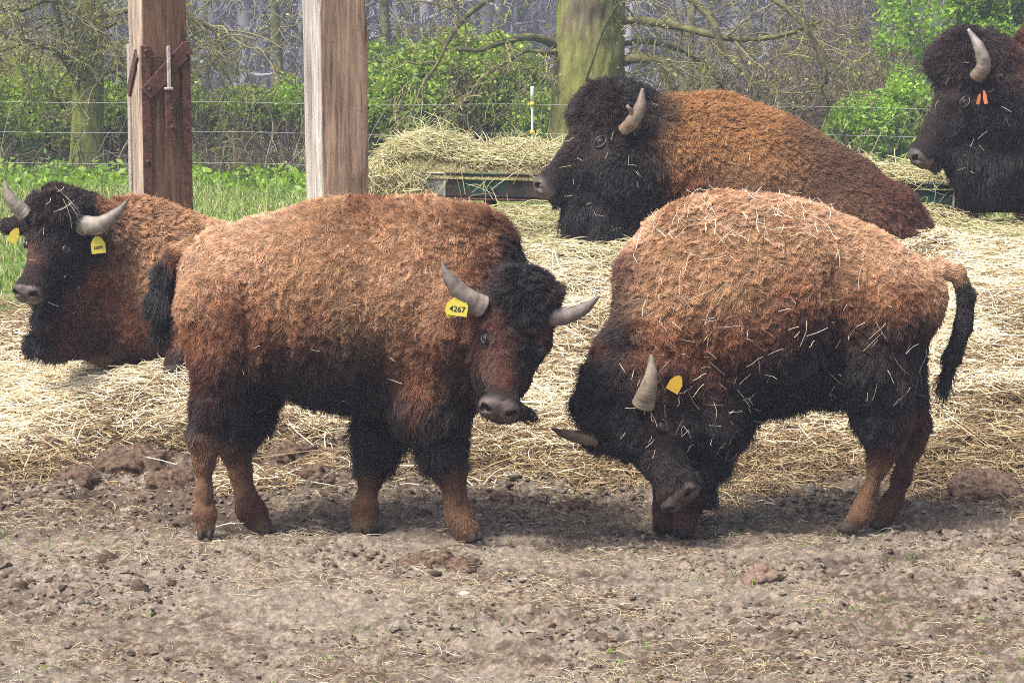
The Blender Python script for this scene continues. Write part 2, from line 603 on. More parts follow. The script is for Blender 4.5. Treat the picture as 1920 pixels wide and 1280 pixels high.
class Beast:
    def __init__(self, D, vox, lo_px, hi_px, depth, k=0.06):
        self.D, self.k = D, k
        self.s = D / FPX
        a = pix(lo_px[0], hi_px[1], D); b = pix(hi_px[0], lo_px[1], D)
        self.sdf = SDF([a[0], D + depth[0], a[2]], [b[0], D + depth[1], b[2]], vox)

    def P(self, x):
        return pix(x[0], x[1], self.D + (x[2] if len(x) > 2 else 0.0))

    def chain(self, pts, sq=1.0, k=None):
        """pts: (px, py, dy, r px)"""
        for a, b in zip(pts[:-1], pts[1:]):
            self.sdf.cone(self.P(a), a[3] * self.s, self.P(b), b[3] * self.s, k or self.k, sq)

    def head(self, poll, nose, side, wool=1.0, jaw=1.0, muz=1.0):
        """poll, nose: (px, py, dy); side: approximate world vector to the side of the head nearest the camera"""
        p0, p1 = self.P(poll), self.P(nose)
        L = np.linalg.norm(p1 - p0)
        a = (p1 - p0) / L
        s = norm(np.array(side, float) - a * np.dot(side, a))
        u = np.cross(a, s)
        if self.up_hint is not None and np.dot(u, self.up_hint) < 0:
            u = -u
        self.hf = (p0, a, s, u, L)
        def X(t, ss, uu): return p0 + (a * t + s * ss + u * uu) * L
        self.X = X
        f = self.sdf
        A = np.array([a, s, u])
        f.ell(X(0.22, 0, -0.02), A, np.array([.31, .245, .23]) * L, k=0.05)
        f.ell(X(0.06, 0, 0.06 * wool), A, np.array([.23, .24 * wool, .22 * wool]) * L, k=0.06)
        f.cone(X(0.25, 0, 0.02), .18 * L, X(0.84, 0, 0.0), .115 * L, k=0.06)
        f.cone(X(0.30, 0, -0.20 * jaw), .145 * L, X(0.82, 0, -0.13), .085 * L, k=0.06)
        for sg in (-1, 1):
            f.cone(X(0.30, sg * .13, -0.14), .11 * L, X(0.62, sg * .075, -0.10), .08 * L, k=0.05)
            f.ell(X(0.36, sg * .165, 0.075), A, np.array([.085, .055, .06]) * L, k=0.03)       # brow
        f.ell(X(0.915, 0, -0.015), A, np.array([.105, .145 * muz, .125]) * L, k=0.04)           # muzzle
        f.ell(X(0.93, 0, -0.135), A, np.array([.075, .10, .055]) * L, k=0.02)                   # lower lip
        for sg in (-1, 1):
            f.ell(X(self.eye_t[0], sg * .222, self.eye_t[1]), A, np.array([.048, .035, .038]) * L, k=0.02, sub=True)  # eye socket
        self.muz = muz

    def nose_part(self, vox=0.005):
        p0, a, s, u, L = self.hf
        X, mz = self.X, self.muz
        A = np.array([a, s, u])
        c = X(.93, 0, -.05)
        f = SDF(c - .21 * L - .02, c + .21 * L + .02, vox)
        f.ell(X(0.925, 0, 0.0), A, np.array([.105, .148 * mz, .115]) * L, k=0.03)
        for sg in (-1, 1):
            f.ell(X(0.975, sg * .088 * mz, 0.022), A, np.array([.055, .062 * mz, .070]) * L, k=0.03)
            f.ell(X(0.93, sg * .075 * mz, -0.075), A, np.array([.09, .07 * mz, .055]) * L, k=0.03)
        f.ell(X(0.915, 0, -0.150), A, np.array([.085, .098 * mz, .050]) * L, k=0.008)
        for sg in (-1, 1):
            ax = norm_rows(np.array([a + .7 * u, s + sg * .45 * u, np.cross(norm(a + .7 * u), norm(s + sg * .45 * u))]))
            f.ell(X(1.005, sg * .092 * mz, 0.062), ax, np.array([.070, .036, .022]) * L, k=0.012, sub=True)
            f.ell(X(1.01, sg * .122 * mz, 0.030), ax, np.array([.05, .014, .030]) * L, k=0.010, sub=True)
        f.ell(X(1.035, 0, -0.03), A, np.array([.025, .006, .06]) * L, k=0.012, sub=True)
        f.ell(X(0.99, 0, -0.112), A, np.array([.10, .15, .010]) * L, k=0.012, sub=True)
        V, F = f.mesh()
        N = vnormals(V, F)
        V = V + N * ((fbm(V, 70, 3, 44) - .5) * .004)[:, None]
        q = (V - p0) / L
        t, ss, uu = q @ a, q @ s, q @ u
        hole = 0
        for sg in (-1, 1):
            w = q - (np.array([1.005 * 1, 0, 0])[0] * a + s * sg * .092 * mz + u * .062)
            ax = norm_rows(np.array([a + .7 * u, s + sg * .45 * u, np.cross(norm(a + .7 * u), norm(s + sg * .45 * u))]))
            w = w @ ax.T
            hole = np.maximum(hole, sstep(1.12, .95, np.sqrt((w[:, 0] / .070) ** 2 + (w[:, 1] / .036) ** 2 + (w[:, 2] / .022) ** 2)))
        pad = sstep(.90, .96, t) * sstep(-.10, -.05, uu)
        lip = np.exp(-((uu + .088) / .016) ** 2) * sstep(.9, .95, t)
        c = np.array([.022, .017, .016]) * (1 - pad)[:, None] + np.array([.080, .062, .056]) * pad[:, None]
        c = c * (.55 + .9 * fbm(V, 45, 3, 45))[:, None]
        c = c * (1 - .5 * lip[:, None]) + np.array([.24, .18, .155]) * .5 * lip[:, None]
        c = c * (1 - hole[:, None]) + np.array([.006, .005, .005]) * hole[:, None]
        return mesh_obj('nose', V, F, MAT_SKIN, self.root, col=c, extra={'moist': .35 + .6 * pad})

    def bare(self, P):
        """1 on the naked nose pad, 0 elsewhere"""
        p0, a, s, u, L = self.hf
        q = (P - p0) / L
        t, ss, uu = q @ a, q @ s, q @ u
        nose = sstep(.94, .99, t - 0.25 * np.abs(ss) + 0.05) * sstep(1.16, 1.08, t) * sstep(0.28, 0.2, np.abs(ss)) * sstep(-0.20, -0.12, uu) * (np.abs(uu) < 0.2)
        e = 0
        for sg in (-1, 1):
            e = np.maximum(e, sstep(0.11, 0.075, np.sqrt((t - self.eye_t[0]) ** 2 + (ss - sg * .22) ** 2 + (uu - self.eye_t[1]) ** 2)))
        return np.maximum(nose, e)

    def nose_mask(self, P):
        p0, a, s, u, L = self.hf
        q = (P - p0) / L
        t, ss, uu = q @ a, q @ s, q @ u
        return sstep(0.88, 0.97, t) * sstep(1.16, 1.08, t) * (np.abs(uu) < 0.2) * (np.abs(ss) < 0.25)

    up_hint = None
    eye_t = (.43, .035)
    eye_out = (.80, .45)
    eye_in = .205
    folds = ()

def horn(parent, pts, rads, base_col, tip_col, n=48, sides=14, name='horn'):
    P = bez(pts, n)
    r = np.interp(np.linspace(0, 1, n), np.linspace(0, 1, len(rads)), rads)
    r = r * (1 + 0.018 * np.sin(np.arange(n) * 1.35 + .8 * np.sin(np.arange(n) * .7)) * np.linspace(1, 0, n) ** 1.5 + 0.02 * np.sin(np.arange(n) * .6))
    V, F = tube(P, r, sides)
    V = V + (fbm(V, 60, 3, 401) - .5)[:, None] * .004
    t = np.repeat(np.linspace(0, 1, n), sides)
    c = np.array(base_col) * (1 - t)[:, None] + np.array(tip_col) * .75 * t[:, None]
    return mesh_obj(name, V, F, MAT_HORN, parent, col=c)

def uv_sphere(c, r, n=14, m=20, sc=(1, 1, 1), R=None):
    V, F = [], []
    for i in range(n + 1):
        th = math.pi * i / n
        for j in range(m):
            ph = 2 * math.pi * j / m
            V.append((math.sin(th) * math.cos(ph) * sc[0], math.sin(th) * math.sin(ph) * sc[1], math.cos(th) * sc[2]))
    for i in range(n):
        for j in range(m):
            F.append((i * m + j, (i + 1) * m + j, (i + 1) * m + (j + 1) % m, i * m + (j + 1) % m))
    V = np.array(V) * r
    if R is not None: V = V @ np.array(R)
    return V + np.array(c), F

def eye(parent, c, out, fwd, r):
    """eyeball with an upper and lower lid; out = outward normal, fwd = along the face"""
    out = norm(out)
    fwd = norm(fwd - out * np.dot(fwd, out))
    up = np.cross(out, fwd)
    if up[2] < 0: up = -up
    R = np.array([fwd, up, out])
    V, F = uv_sphere(c, r, sc=(1, 1, 1), R=R)
    e = mesh_obj('eyeball', V, F, MAT_EYE, parent)
    # rim of the lids around the eye, lying on the ball
    parts = []
    for sg, th in ((1, .20), (-1, .15)):
        pts = []
        for k in range(13):
            an = math.pi * k / 12
            x = math.cos(an) * 1.0; y = sg * math.sin(an) * (.70 if sg > 0 else .66)
            z = math.sqrt(max(1.12 - x * x - y * y, .02))
            pts.append(c + (fwd * x + up * y + out * z) * r)
        rr = [r * th * (0.6 + 0.4 * math.sin(math.pi * k / 12)) for k in range(13)]
        parts.append(tube(pts, rr, 8))
    V, F = merge(parts)
    mesh_obj('eyelid', V, F, MAT_LID, e)
    return e

def hoof(parent, c, d, r):
    """cloven hoof, toes pointing along d (x, y)"""
    d = norm(np.array([d[0], d[1], 0])); s = np.array([-d[1], d[0], 0])
    parts = []
    for sg in (-1, 1):
        V, F = uv_sphere((0, 0, 0), 1, 8, 12)
        V = V.copy()
        V[:, 2] = np.clip(V[:, 2], -0.55, 1)
        taper = 1 - 0.35 * (V[:, 0] + 1) / 2
        V = V * np.array([1.15, .52, .8]) * r
        V[:, 1] *= taper
        W = np.outer(V[:, 0], d) + np.outer(V[:, 1] + sg * .5 * r, s) + np.outer(V[:, 2], [0, 0, 1.0])
        parts.append((W + np.array(c) + d * r * .35, F))
    for sg in (-1, 1):   # dewclaws
        V, F = uv_sphere(np.array(c) - d * r * .9 + s * sg * .45 * r + np.array([0, 0, 1.5 * r]), r * .30, 6, 8)
        parts.append((V, F))
    V, F = merge(parts)
    return mesh_obj('hoof', V, F, MAT_HOOF, parent)

def ear_tag(parent, c, u, v, w, h, mat, text=None, tsize=0.02, skew=0.0):
    """flat moulded tag with a rounded neck; u right, v up (world vectors)"""
    u = norm(u); v = norm(v - u * np.dot(u, v)); n = np.cross(u, v)
    out = [(-.5, -.5), (.5, -.5), (.52, .15), (.30, .5), (.12, .66), (-.12, .66), (-.30, .5), (-.52, .15)]
    V = [np.array(c) + u * x * w + v * y * h + n * t for t in (0.0012, -0.0012) for x, y in out]
    k = len(out)
    F = [tuple(range(k)), tuple(range(2 * k - 1, k - 1, -1))] + [(i, i + k, (i + 1) % k + k, (i + 1) % k) for i in range(k)]
    t = mesh_obj('ear_tag', V, F, mat, parent, smooth=False)
    if text:
        cu = bpy.data.curves.new('tag_number', 'FONT')
        cu.body = text
        cu.align_x = 'CENTER'; cu.align_y = 'CENTER'
        cu.size = tsize
        cu.extrude = 0.0003
        cu.offset = 0.0004
        tmp = bpy.data.objects.new('tmp_text', cu)
        COL.objects.link(tmp)
        bpy.context.view_layer.update()
        me = bpy.data.meshes.new_from_object(tmp.evaluated_get(bpy.context.evaluated_depsgraph_get()))
        bpy.data.objects.remove(tmp)
        M = Matrix(((u[0], v[0], n[0], 0), (u[1], v[1], n[1], 0), (u[2], v[2], n[2], 0), (0, 0, 0, 1)))
        me.transform(Matrix.Translation(Vector(np.array(c) - v * h * 0.12 + n * 0.0022)) @ M)
        me.materials.clear(); me.materials.append(MAT_INK)
        link('tag_number', me, t)
    return t

def finish_beast(B, label, anchors, count, seed, rad=0.0011, extra_parts=()):
    V, F = B.sdf.mesh()
    N = vnormals(V, F)
    # muscle and wool relief
    rel = (fbm(V, 26, 3, 40 + seed) - 0.5) * 0.010 + (fbm(V, 4.5, 2, 50 + seed) - .5) * .03 * (1 - B.bare(V))
    nm = B.bare(V)
    vw = np.array([0, 0, CAM_H]) - V
    vw /= np.linalg.norm(vw, axis=1, keepdims=True)
    fc = sstep(0.0, .35, (N * vw).sum(1))
    qx, qy = to_pix(V)
    for pts, wd, dep in B.folds:
        dm = np.full(len(V), 1e9)
        for (x0, y0), (x1, y1) in zip(pts[:-1], pts[1:]):
            tt = np.clip(((qx - x0) * (x1 - x0) + (qy - y0) * (y1 - y0)) / ((x1 - x0) ** 2 + (y1 - y0) ** 2), 0, 1)
            dm = np.minimum(dm, np.hypot(qx - x0 - tt * (x1 - x0), qy - y0 - tt * (y1 - y0)))
        rel = rel - dep * np.exp(-(dm / wd) ** 2) * fc
    V = V + N * (rel * (1 - nm))[:, None]
    base = V.mean(0)
    foot = V[:, 2].min()
    root = empty('bison', (float(base[0]), float(B.D), float(foot)), label, 'bison', GROUP)
    A = [x[:3] for x in anchors]
    vals = [np.array([*COLS[x[3]], x[4]]) for x in anchors]
    val = rbf(V, A, vals)
    skin = val[:, :3] * 0.75
    nmask = B.nose_mask(V)[:, None]
    mott = (0.55 + 0.9 * fbm(V, 50, 3, 77))[:, None]
    eyeb = np.clip(nm - nmask[:, 0], 0, 1)[:, None]
    skin = skin * (1 - nmask) + np.array(COLS['skin']) * mott * nmask * .7
    skin = skin * (1 - eyeb) + np.array(COLS['skin']) * 0.7 * eyeb
    body = mesh_obj('body', V, F, MAT_SKIN, root, col=skin, extra={'moist': nmask[:, 0]})
    grow_fur('coat', V, F, N, anchors, count, body, rad=rad, seed=seed, bare=B.bare)
    B.bvh = BVHTree.FromPolygons([tuple(v) for v in V], [tuple(f) for f in F])
    B.root, B.body = root, body
    B.nose_part(0.005 if B.D < 13 else .0065)
    return root, body

def surf(B, px, py, back=0.0):
    """point where the sight line through the pixel meets the animal, and the normal there"""
    o = Vector((0, 0, CAM_H))
    d = (Vector(pix(px, py, B.D)) - o).normalized()
    h = B.bvh.ray_cast(o, d)
    if h[0] is None:
        return np.array(pix(px, py, B.D - 0.3)), -np.array(d)
    return np.array(h[0]) + np.array(d) * back, np.array(h[1])
def tail_part(B, pts, anchors, count, seed, vox=0.012):
    s = B.s
    P = [B.P(p) for p in pts]
    r = [p[3] * s for p in pts]
    lo = np.min(P, 0) - max(r) - .06; hi = np.max(P, 0) + max(r) + .06
    T = SDF(lo, hi, vox)
    for i in range(len(P) - 1):
        T.cone(P[i], r[i], P[i + 1], r[i + 1], 0.02)
    V, F = T.mesh()
    N = vnormals(V, F)
    vals = [np.array(COLS[x[3]]) for x in anchors]
    col = rbf(V, [x[:3] for x in anchors], vals) * .75
    t = mesh_obj('tail', V, F, MAT_SKIN, B.root, col=col)
    grow_fur('tail_hair', V, F, N, anchors, count, t, rad=0.0013, seed=seed)
    return t

def eyes(B, rpx):
    p0, a, s, u, L = B.hf
    for sg in (1, -1):
        out = norm(sg * s * B.eye_out[0] + u * B.eye_out[1])
        eye(B.root, B.X(B.eye_t[0], sg * B.eye_in, B.eye_t[1] + .004), out, a, rpx * B.s)

DENS = 1.0
def NF(n): return int(n * DENS)

# ================================================================== standing bison, head turned to the camera
def bison_a():
    B = Beast(11.5, 0.0125, (255, 330), (1080, 1050), (-0.95, 0.5))
    c = B.chain
    c([(425, 522, 0, 92), (520, 550, 0, 150), (640, 552, 0, 176), (780, 550, 0, 174), (862, 508, -.03, 112)], sq=1.12)
    c([(780, 560, 0, 170), (850, 640, -.02, 120)], sq=1.05)
    c([(600, 640, 0, 110), (760, 650, 0, 110)], sq=1.0)
    c([(893, 470, -.03, 66), (908, 512, -.15, 60)])
    # near hind leg
    c([(425, 580, -.11, 92), (432, 660, -.13, 72), (410, 755, -.12, 44), (388, 820, -.12, 26), (384, 865, -.12, 15), (384, 922, -.12, 12), (384, 962, -.12, 17), (386, 990, -.12, 18)], k=.05)
    # far hind leg
    c([(470, 600, .12, 85), (488, 690, .12, 55), (470, 770, .13, 38), (442, 832, .13, 26), (450, 888, .13, 15.5), (462, 930, .12, 13.5), (470, 955, .12, 21), (490, 985, .10, 19)], k=.05)
    # near fore leg
    c([(820, 640, -.13, 90), (815, 750, -.15, 66), (832, 830, -.16, 38), (845, 882, -.16, 23), (853, 928, -.16, 14), (860, 962, -.16, 18), (874, 995, -.18, 21)], k=.05)
    # far fore leg
    c([(745, 680, .12, 80), (722, 790, .12, 44), (705, 850, .12, 30), (694, 895, .12, 20), (687, 935, .12, 13), (683, 960, .12, 20), (682, 985, .10, 20)], k=.05)
    # neck
    c([(845, 565, -.08, 118), (895, 598, -.26, 94), (945, 622, -.36, 68)])
    c([(870, 660, -.10, 105), (930, 690, -.33, 65)])
    B.up_hint = np.array([0.25, -1, 0.2])
    B.eye_in = .196
    B.head((982, 556, -.38), (934, 776, -.66), (-1, -.27, -.22), wool=.93)
    B.folds = [([(455, 545), (462, 620), (455, 700)], 14, .035), ([(700, 640), (722, 700)], 18, .03), ([(395, 470), (440, 520)], 26, .015), ([(480, 500), (500, 560)], 34, .015), ([(870, 560), (865, 680), (880, 760)], 16, .03), ([(790, 560), (840, 640)], 40, -.02), ([(394, 850), (393, 945)], 5, .007), ([(460, 870), (474, 945)], 5, .006), ([(864, 890), (866, 960)], 5, .007), ([(372, 815), (362, 830)], 8, -.008), ([(400, 600), (415, 660)], 30, -.012)]
    # wool crown and ears
    B.sdf.ell(B.P((982, 545, -.44)), np.eye(3), np.array([.125, .10, .055]), k=.05)
    B.sdf.cone(B.P((890, 580, -.42)), .028, B.P((862, 590, -.40)), .018, 0.03)
    B.sdf.cone(B.P((1030, 560, -.36)), .03, B.P((1044, 545, -.32)), .02, 0.03)
    B.sdf.cone(B.P((950, 770, -.45)), .05, B.P((980, 775, -.42)), .02, 0.05)
    an = [  # px py r colour length lift dx dy curl
        (350, 470, 45, 'pale', .030, .45, -.3, 1, .5), (420, 420, 50, 'pale', .032, .5, -1, .5, .5), (500, 400, 50, 'pale', .034, .5, -1, .4, .7),
        (600, 385, 50, 'tan', .036, .6, -1, .3, .8), (700, 375, 50, 'rust', .042, .7, -1, .2, .8), (800, 375, 50, 'tan', .044, .7, -1, .2, .8), (880, 390, 40, 'rust', .05, .8, -.6, .3, .8),
        (450, 480, 55, 'pale', .026, .4, -1, .7, .9), (560, 460, 60, 'tan', .028, .4, -1, .5, 1), (660, 450, 60, 'tan', .030, .42, -1, .5, 1), (760, 440, 60, 'tan', .032, .45, -1, .5, 1), (850, 440, 50, 'tan', .036, .5, -1, .5, .9),
        (640, 520, 60, 'tan', .028, .4, -1, .7, 1), (740, 520, 60, 'pale', .028, .4, -1, .7, 1), (540, 540, 60, 'tan', .028, .4, -.6, 1, 1), (830, 520, 50, 'tan', .030, .4, -.6, 1, 1), (880, 480, 35, 'rust', .036, .4, -.4, 1, .9),
        (360, 540, 50, 'tan', .03, .4, -.2, 1, .6), (430, 550, 40, 'rust', .034, .4, -.2, 1, .8), (370, 620, 45, 'rust', .045, .3, 0, 1, .7), (430, 640, 45, 'rust', .04, .3, .1, 1, .8),
        (500, 610, 45, 'rust', .036, .35, .2, 1, .9), (580, 600, 45, 'rust', .036, .4, -.2, 1, 1), (680, 590, 50, 'tan', .034, .4, -.4, 1, 1), (770, 600, 50, 'tan', .032, .4, -.4, 1, 1), (840, 590, 45, 'rust', .032, .4, -.2, 1, .9),
        (530, 670, 45, 'dark', .05, .35, .1, 1, .8), (620, 660, 50, 'dark', .05, .4, 0, 1, .9), (700, 670, 40, 'black', .05, .4, 0, 1, .9), (770, 670, 45, 'rust', .04, .4, 0, 1, .9), (835, 660, 40, 'deep', .04, .4, 0, 1, .9), (790, 715, 34, 'rust', .045, .3, .2, 1, .7), (860, 720, 40, 'dark', .05, .4, .1, 1, .9),
        (540, 735, 45, 'black', .075, .3, .2, 1, .6), (640, 740, 45, 'black', .085, .3, .1, 1, .6), (720, 750, 45, 'black', .08, .35, 0, 1, .6), (580, 705, 40, 'black', .06, .35, .1, 1, .8),
        (935, 420, 30, 'deep', .055, .6, .2, 1, .8), (945, 470, 32, 'black', .045, .5, .2, 1, .8), (910, 510, 26, 'deep', .05, .45, 0, 1, .8), (955, 515, 32, 'black', .045, .5, .2, 1, .9),
        (385, 700, 40, 'deep', .055, .3, 0, 1, .6), (440, 700, 36, 'dark', .055, .3, .2, 1, .7), (390, 770, 40, 'dark', .05, .25, 0, 1, .6), (470, 760, 45, 'black', .06, .3, .3, 1, .6),
        (385, 840, 24, 'leg', .026, .25, 0, 1, .4), (385, 900, 28, 'leg', .014, .25, 0, 1, .3), (385, 960, 28, 'leg', .012, .25, 0, 1, .3), (385, 1000, 14, 'mud', .010, .3, 0, 1, .2),
        (440, 840, 20, 'bark', .028, .25, 0, 1, .4), (455, 900, 28, 'leg', .018, .25, .1, 1, .3), (470, 950, 28, 'deep', .016, .3, .2, 1, .3), (490, 995, 14, 'mud', .010, .3, 0, 1, .2),
        (820, 780, 50, 'black', .08, .35, .1, 1, .7), (790, 840, 36, 'black', .085, .3, -.2, 1, .6), (855, 840, 28, 'dark', .05, .3, .1, 1, .6), (850, 895, 22, 'bark', .03, .25, .1, 1, .4), (856, 950, 26, 'leg', .02, .25, .1, 1, .3), (875, 1000, 18, 'leg', .018, .4, .3, 1, .3),
        (710, 790, 45, 'black', .085, .4, -.4, 1, .6), (700, 860, 28, 'black', .06, .35, -.3, 1, .6), (692, 910, 22, 'bark', .022, .3, 0, 1, .4), (685, 950, 24, 'leg', .016, .25, 0, 1, .3), (682, 990, 16, 'mud', .012, .3, 0, 1, .2),
        (402, 890, 8, 'deep', .016, .25, 0, 1, .3), (400, 940, 8, 'deep', .014, .25, 0, 1, .3), (370, 975, 8, 'bark', .014, .25, 0, 1, .3), (472, 900, 8, 'deep', .016, .25, .1, 1, .3), (440, 870, 8, 'leg', .016, .25, .1, 1, .3), (872, 900, 8, 'deep', .018, .25, .1, 1, .3), (868, 945, 8, 'deep', .016, .25, .1, 1, .3), (702, 930, 8, 'deep', .014, .25, 0, 1, .3), (664, 970, 8, 'bark', .014, .25, 0, 1, .3),  # lower legs: side shading painted into the coat, mostly on right halves
        # head
        (985, 515, 32, 'black', .058, .6, .1, .6, .8), (955, 540, 24, 'black', .06, .6, -.3, .8, .8), (1035, 545, 24, 'dark', .042, .6, .6, .2, .7), (920, 590, 22, 'deep', .03, .5, -.2, 1, .8), (985, 590, 26, 'black', .05, .45, 0, 1, .8), (1020, 620, 20, 'deep', .028, .4, .3, 1, .8),
        (900, 645, 14, 'deep', .018, .3, -.2, 1, .5), (950, 640, 24, 'deep', .026, .4, 0, 1, .8), (990, 650, 24, 'black', .026, .4, .1, 1, .8), (905, 690, 18, 'bark', .014, .25, 0, 1, .4), (950, 700, 24, 'deep', .018, .3, 0, 1, .5), (988, 700, 20, 'dark', .020, .3, .1, 1, .5), (920, 735, 16, 'dark', .012, .25, 0, -1, .3), (960, 735, 18, 'dark', .014, .25, 0, 1, .3),
        (930, 800, 18, 'dark', .02, .3, 0, 1, .3), (985, 775, 24, 'black', .07, .4, .9, .3, .5), (866, 700, 34, 'black', .04, .4, 0, 1, .6), (905, 790, 22, 'black', .04, .4, 0, 1, .6), (870, 770, 26, 'black', .06, .4, .2, 1, .6), (868, 585, 16, 'black', .03, .4, -1, .3, .4)]
    root, body = finish_beast(B, 'rust brown bison standing side-on at left with its horned head turned to the camera', an, NF(210000), 1)
    horn(root, [B.P((905, 576, -.50)), B.P((872, 556, -.53)), B.P((845, 527, -.55)), B.P((827, 492, -.54))], [.046, .040, .026, .004], (.33, .28, .235), (.17, .145, .13))
    horn(root, [B.P((1030, 594, -.47)), B.P((1062, 592, -.48)), B.P((1096, 578, -.48)), B.P((1124, 555, -.47))], [.038, .034, .024, .004], (.30, .25, .21), (.15, .13, .115))
    eyes(B, 11)
    t0 = B.P((858, 576, -.56))
    ear_tag(root, B.P((849, 580, -.548)), (1, .1, .35), (-.25, 0, 1), .060, .052, MAT_TAG)
    ear_tag(root, t0, (1, -.1, -.12), (.1, 0, 1), .078, .066, MAT_TAG, '4267', .031)
    for p, d in (((385, 1000, -.12), (.1, -1)), ((497, 995, .09), (.6, -.6)), ((880, 1005, -.19), (.7, -.6)), ((683, 993, .09), (.1, -1))):
        hoof(root, B.P(p), d, .036)
    tail_part(B, [(362, 466, 0, 17), (328, 480, -.01, 14), (310, 512, -.02, 17), (300, 560, -.03, 17), (300, 605, -.03, 9)],
              [(350, 462, 18, 'tan', .03, .4, -1, .6, .5), (325, 482, 16, 'deep', .03, .3, -.5, 1, .4), (308, 520, 22, 'black', .05, .25, -.1, 1, .4), (300, 570, 25, 'black', .085, .2, 0, 1, .4), (300, 610, 25, 'black', .10, .15, .1, 1, .4)], NF(9000), 31)
    return B

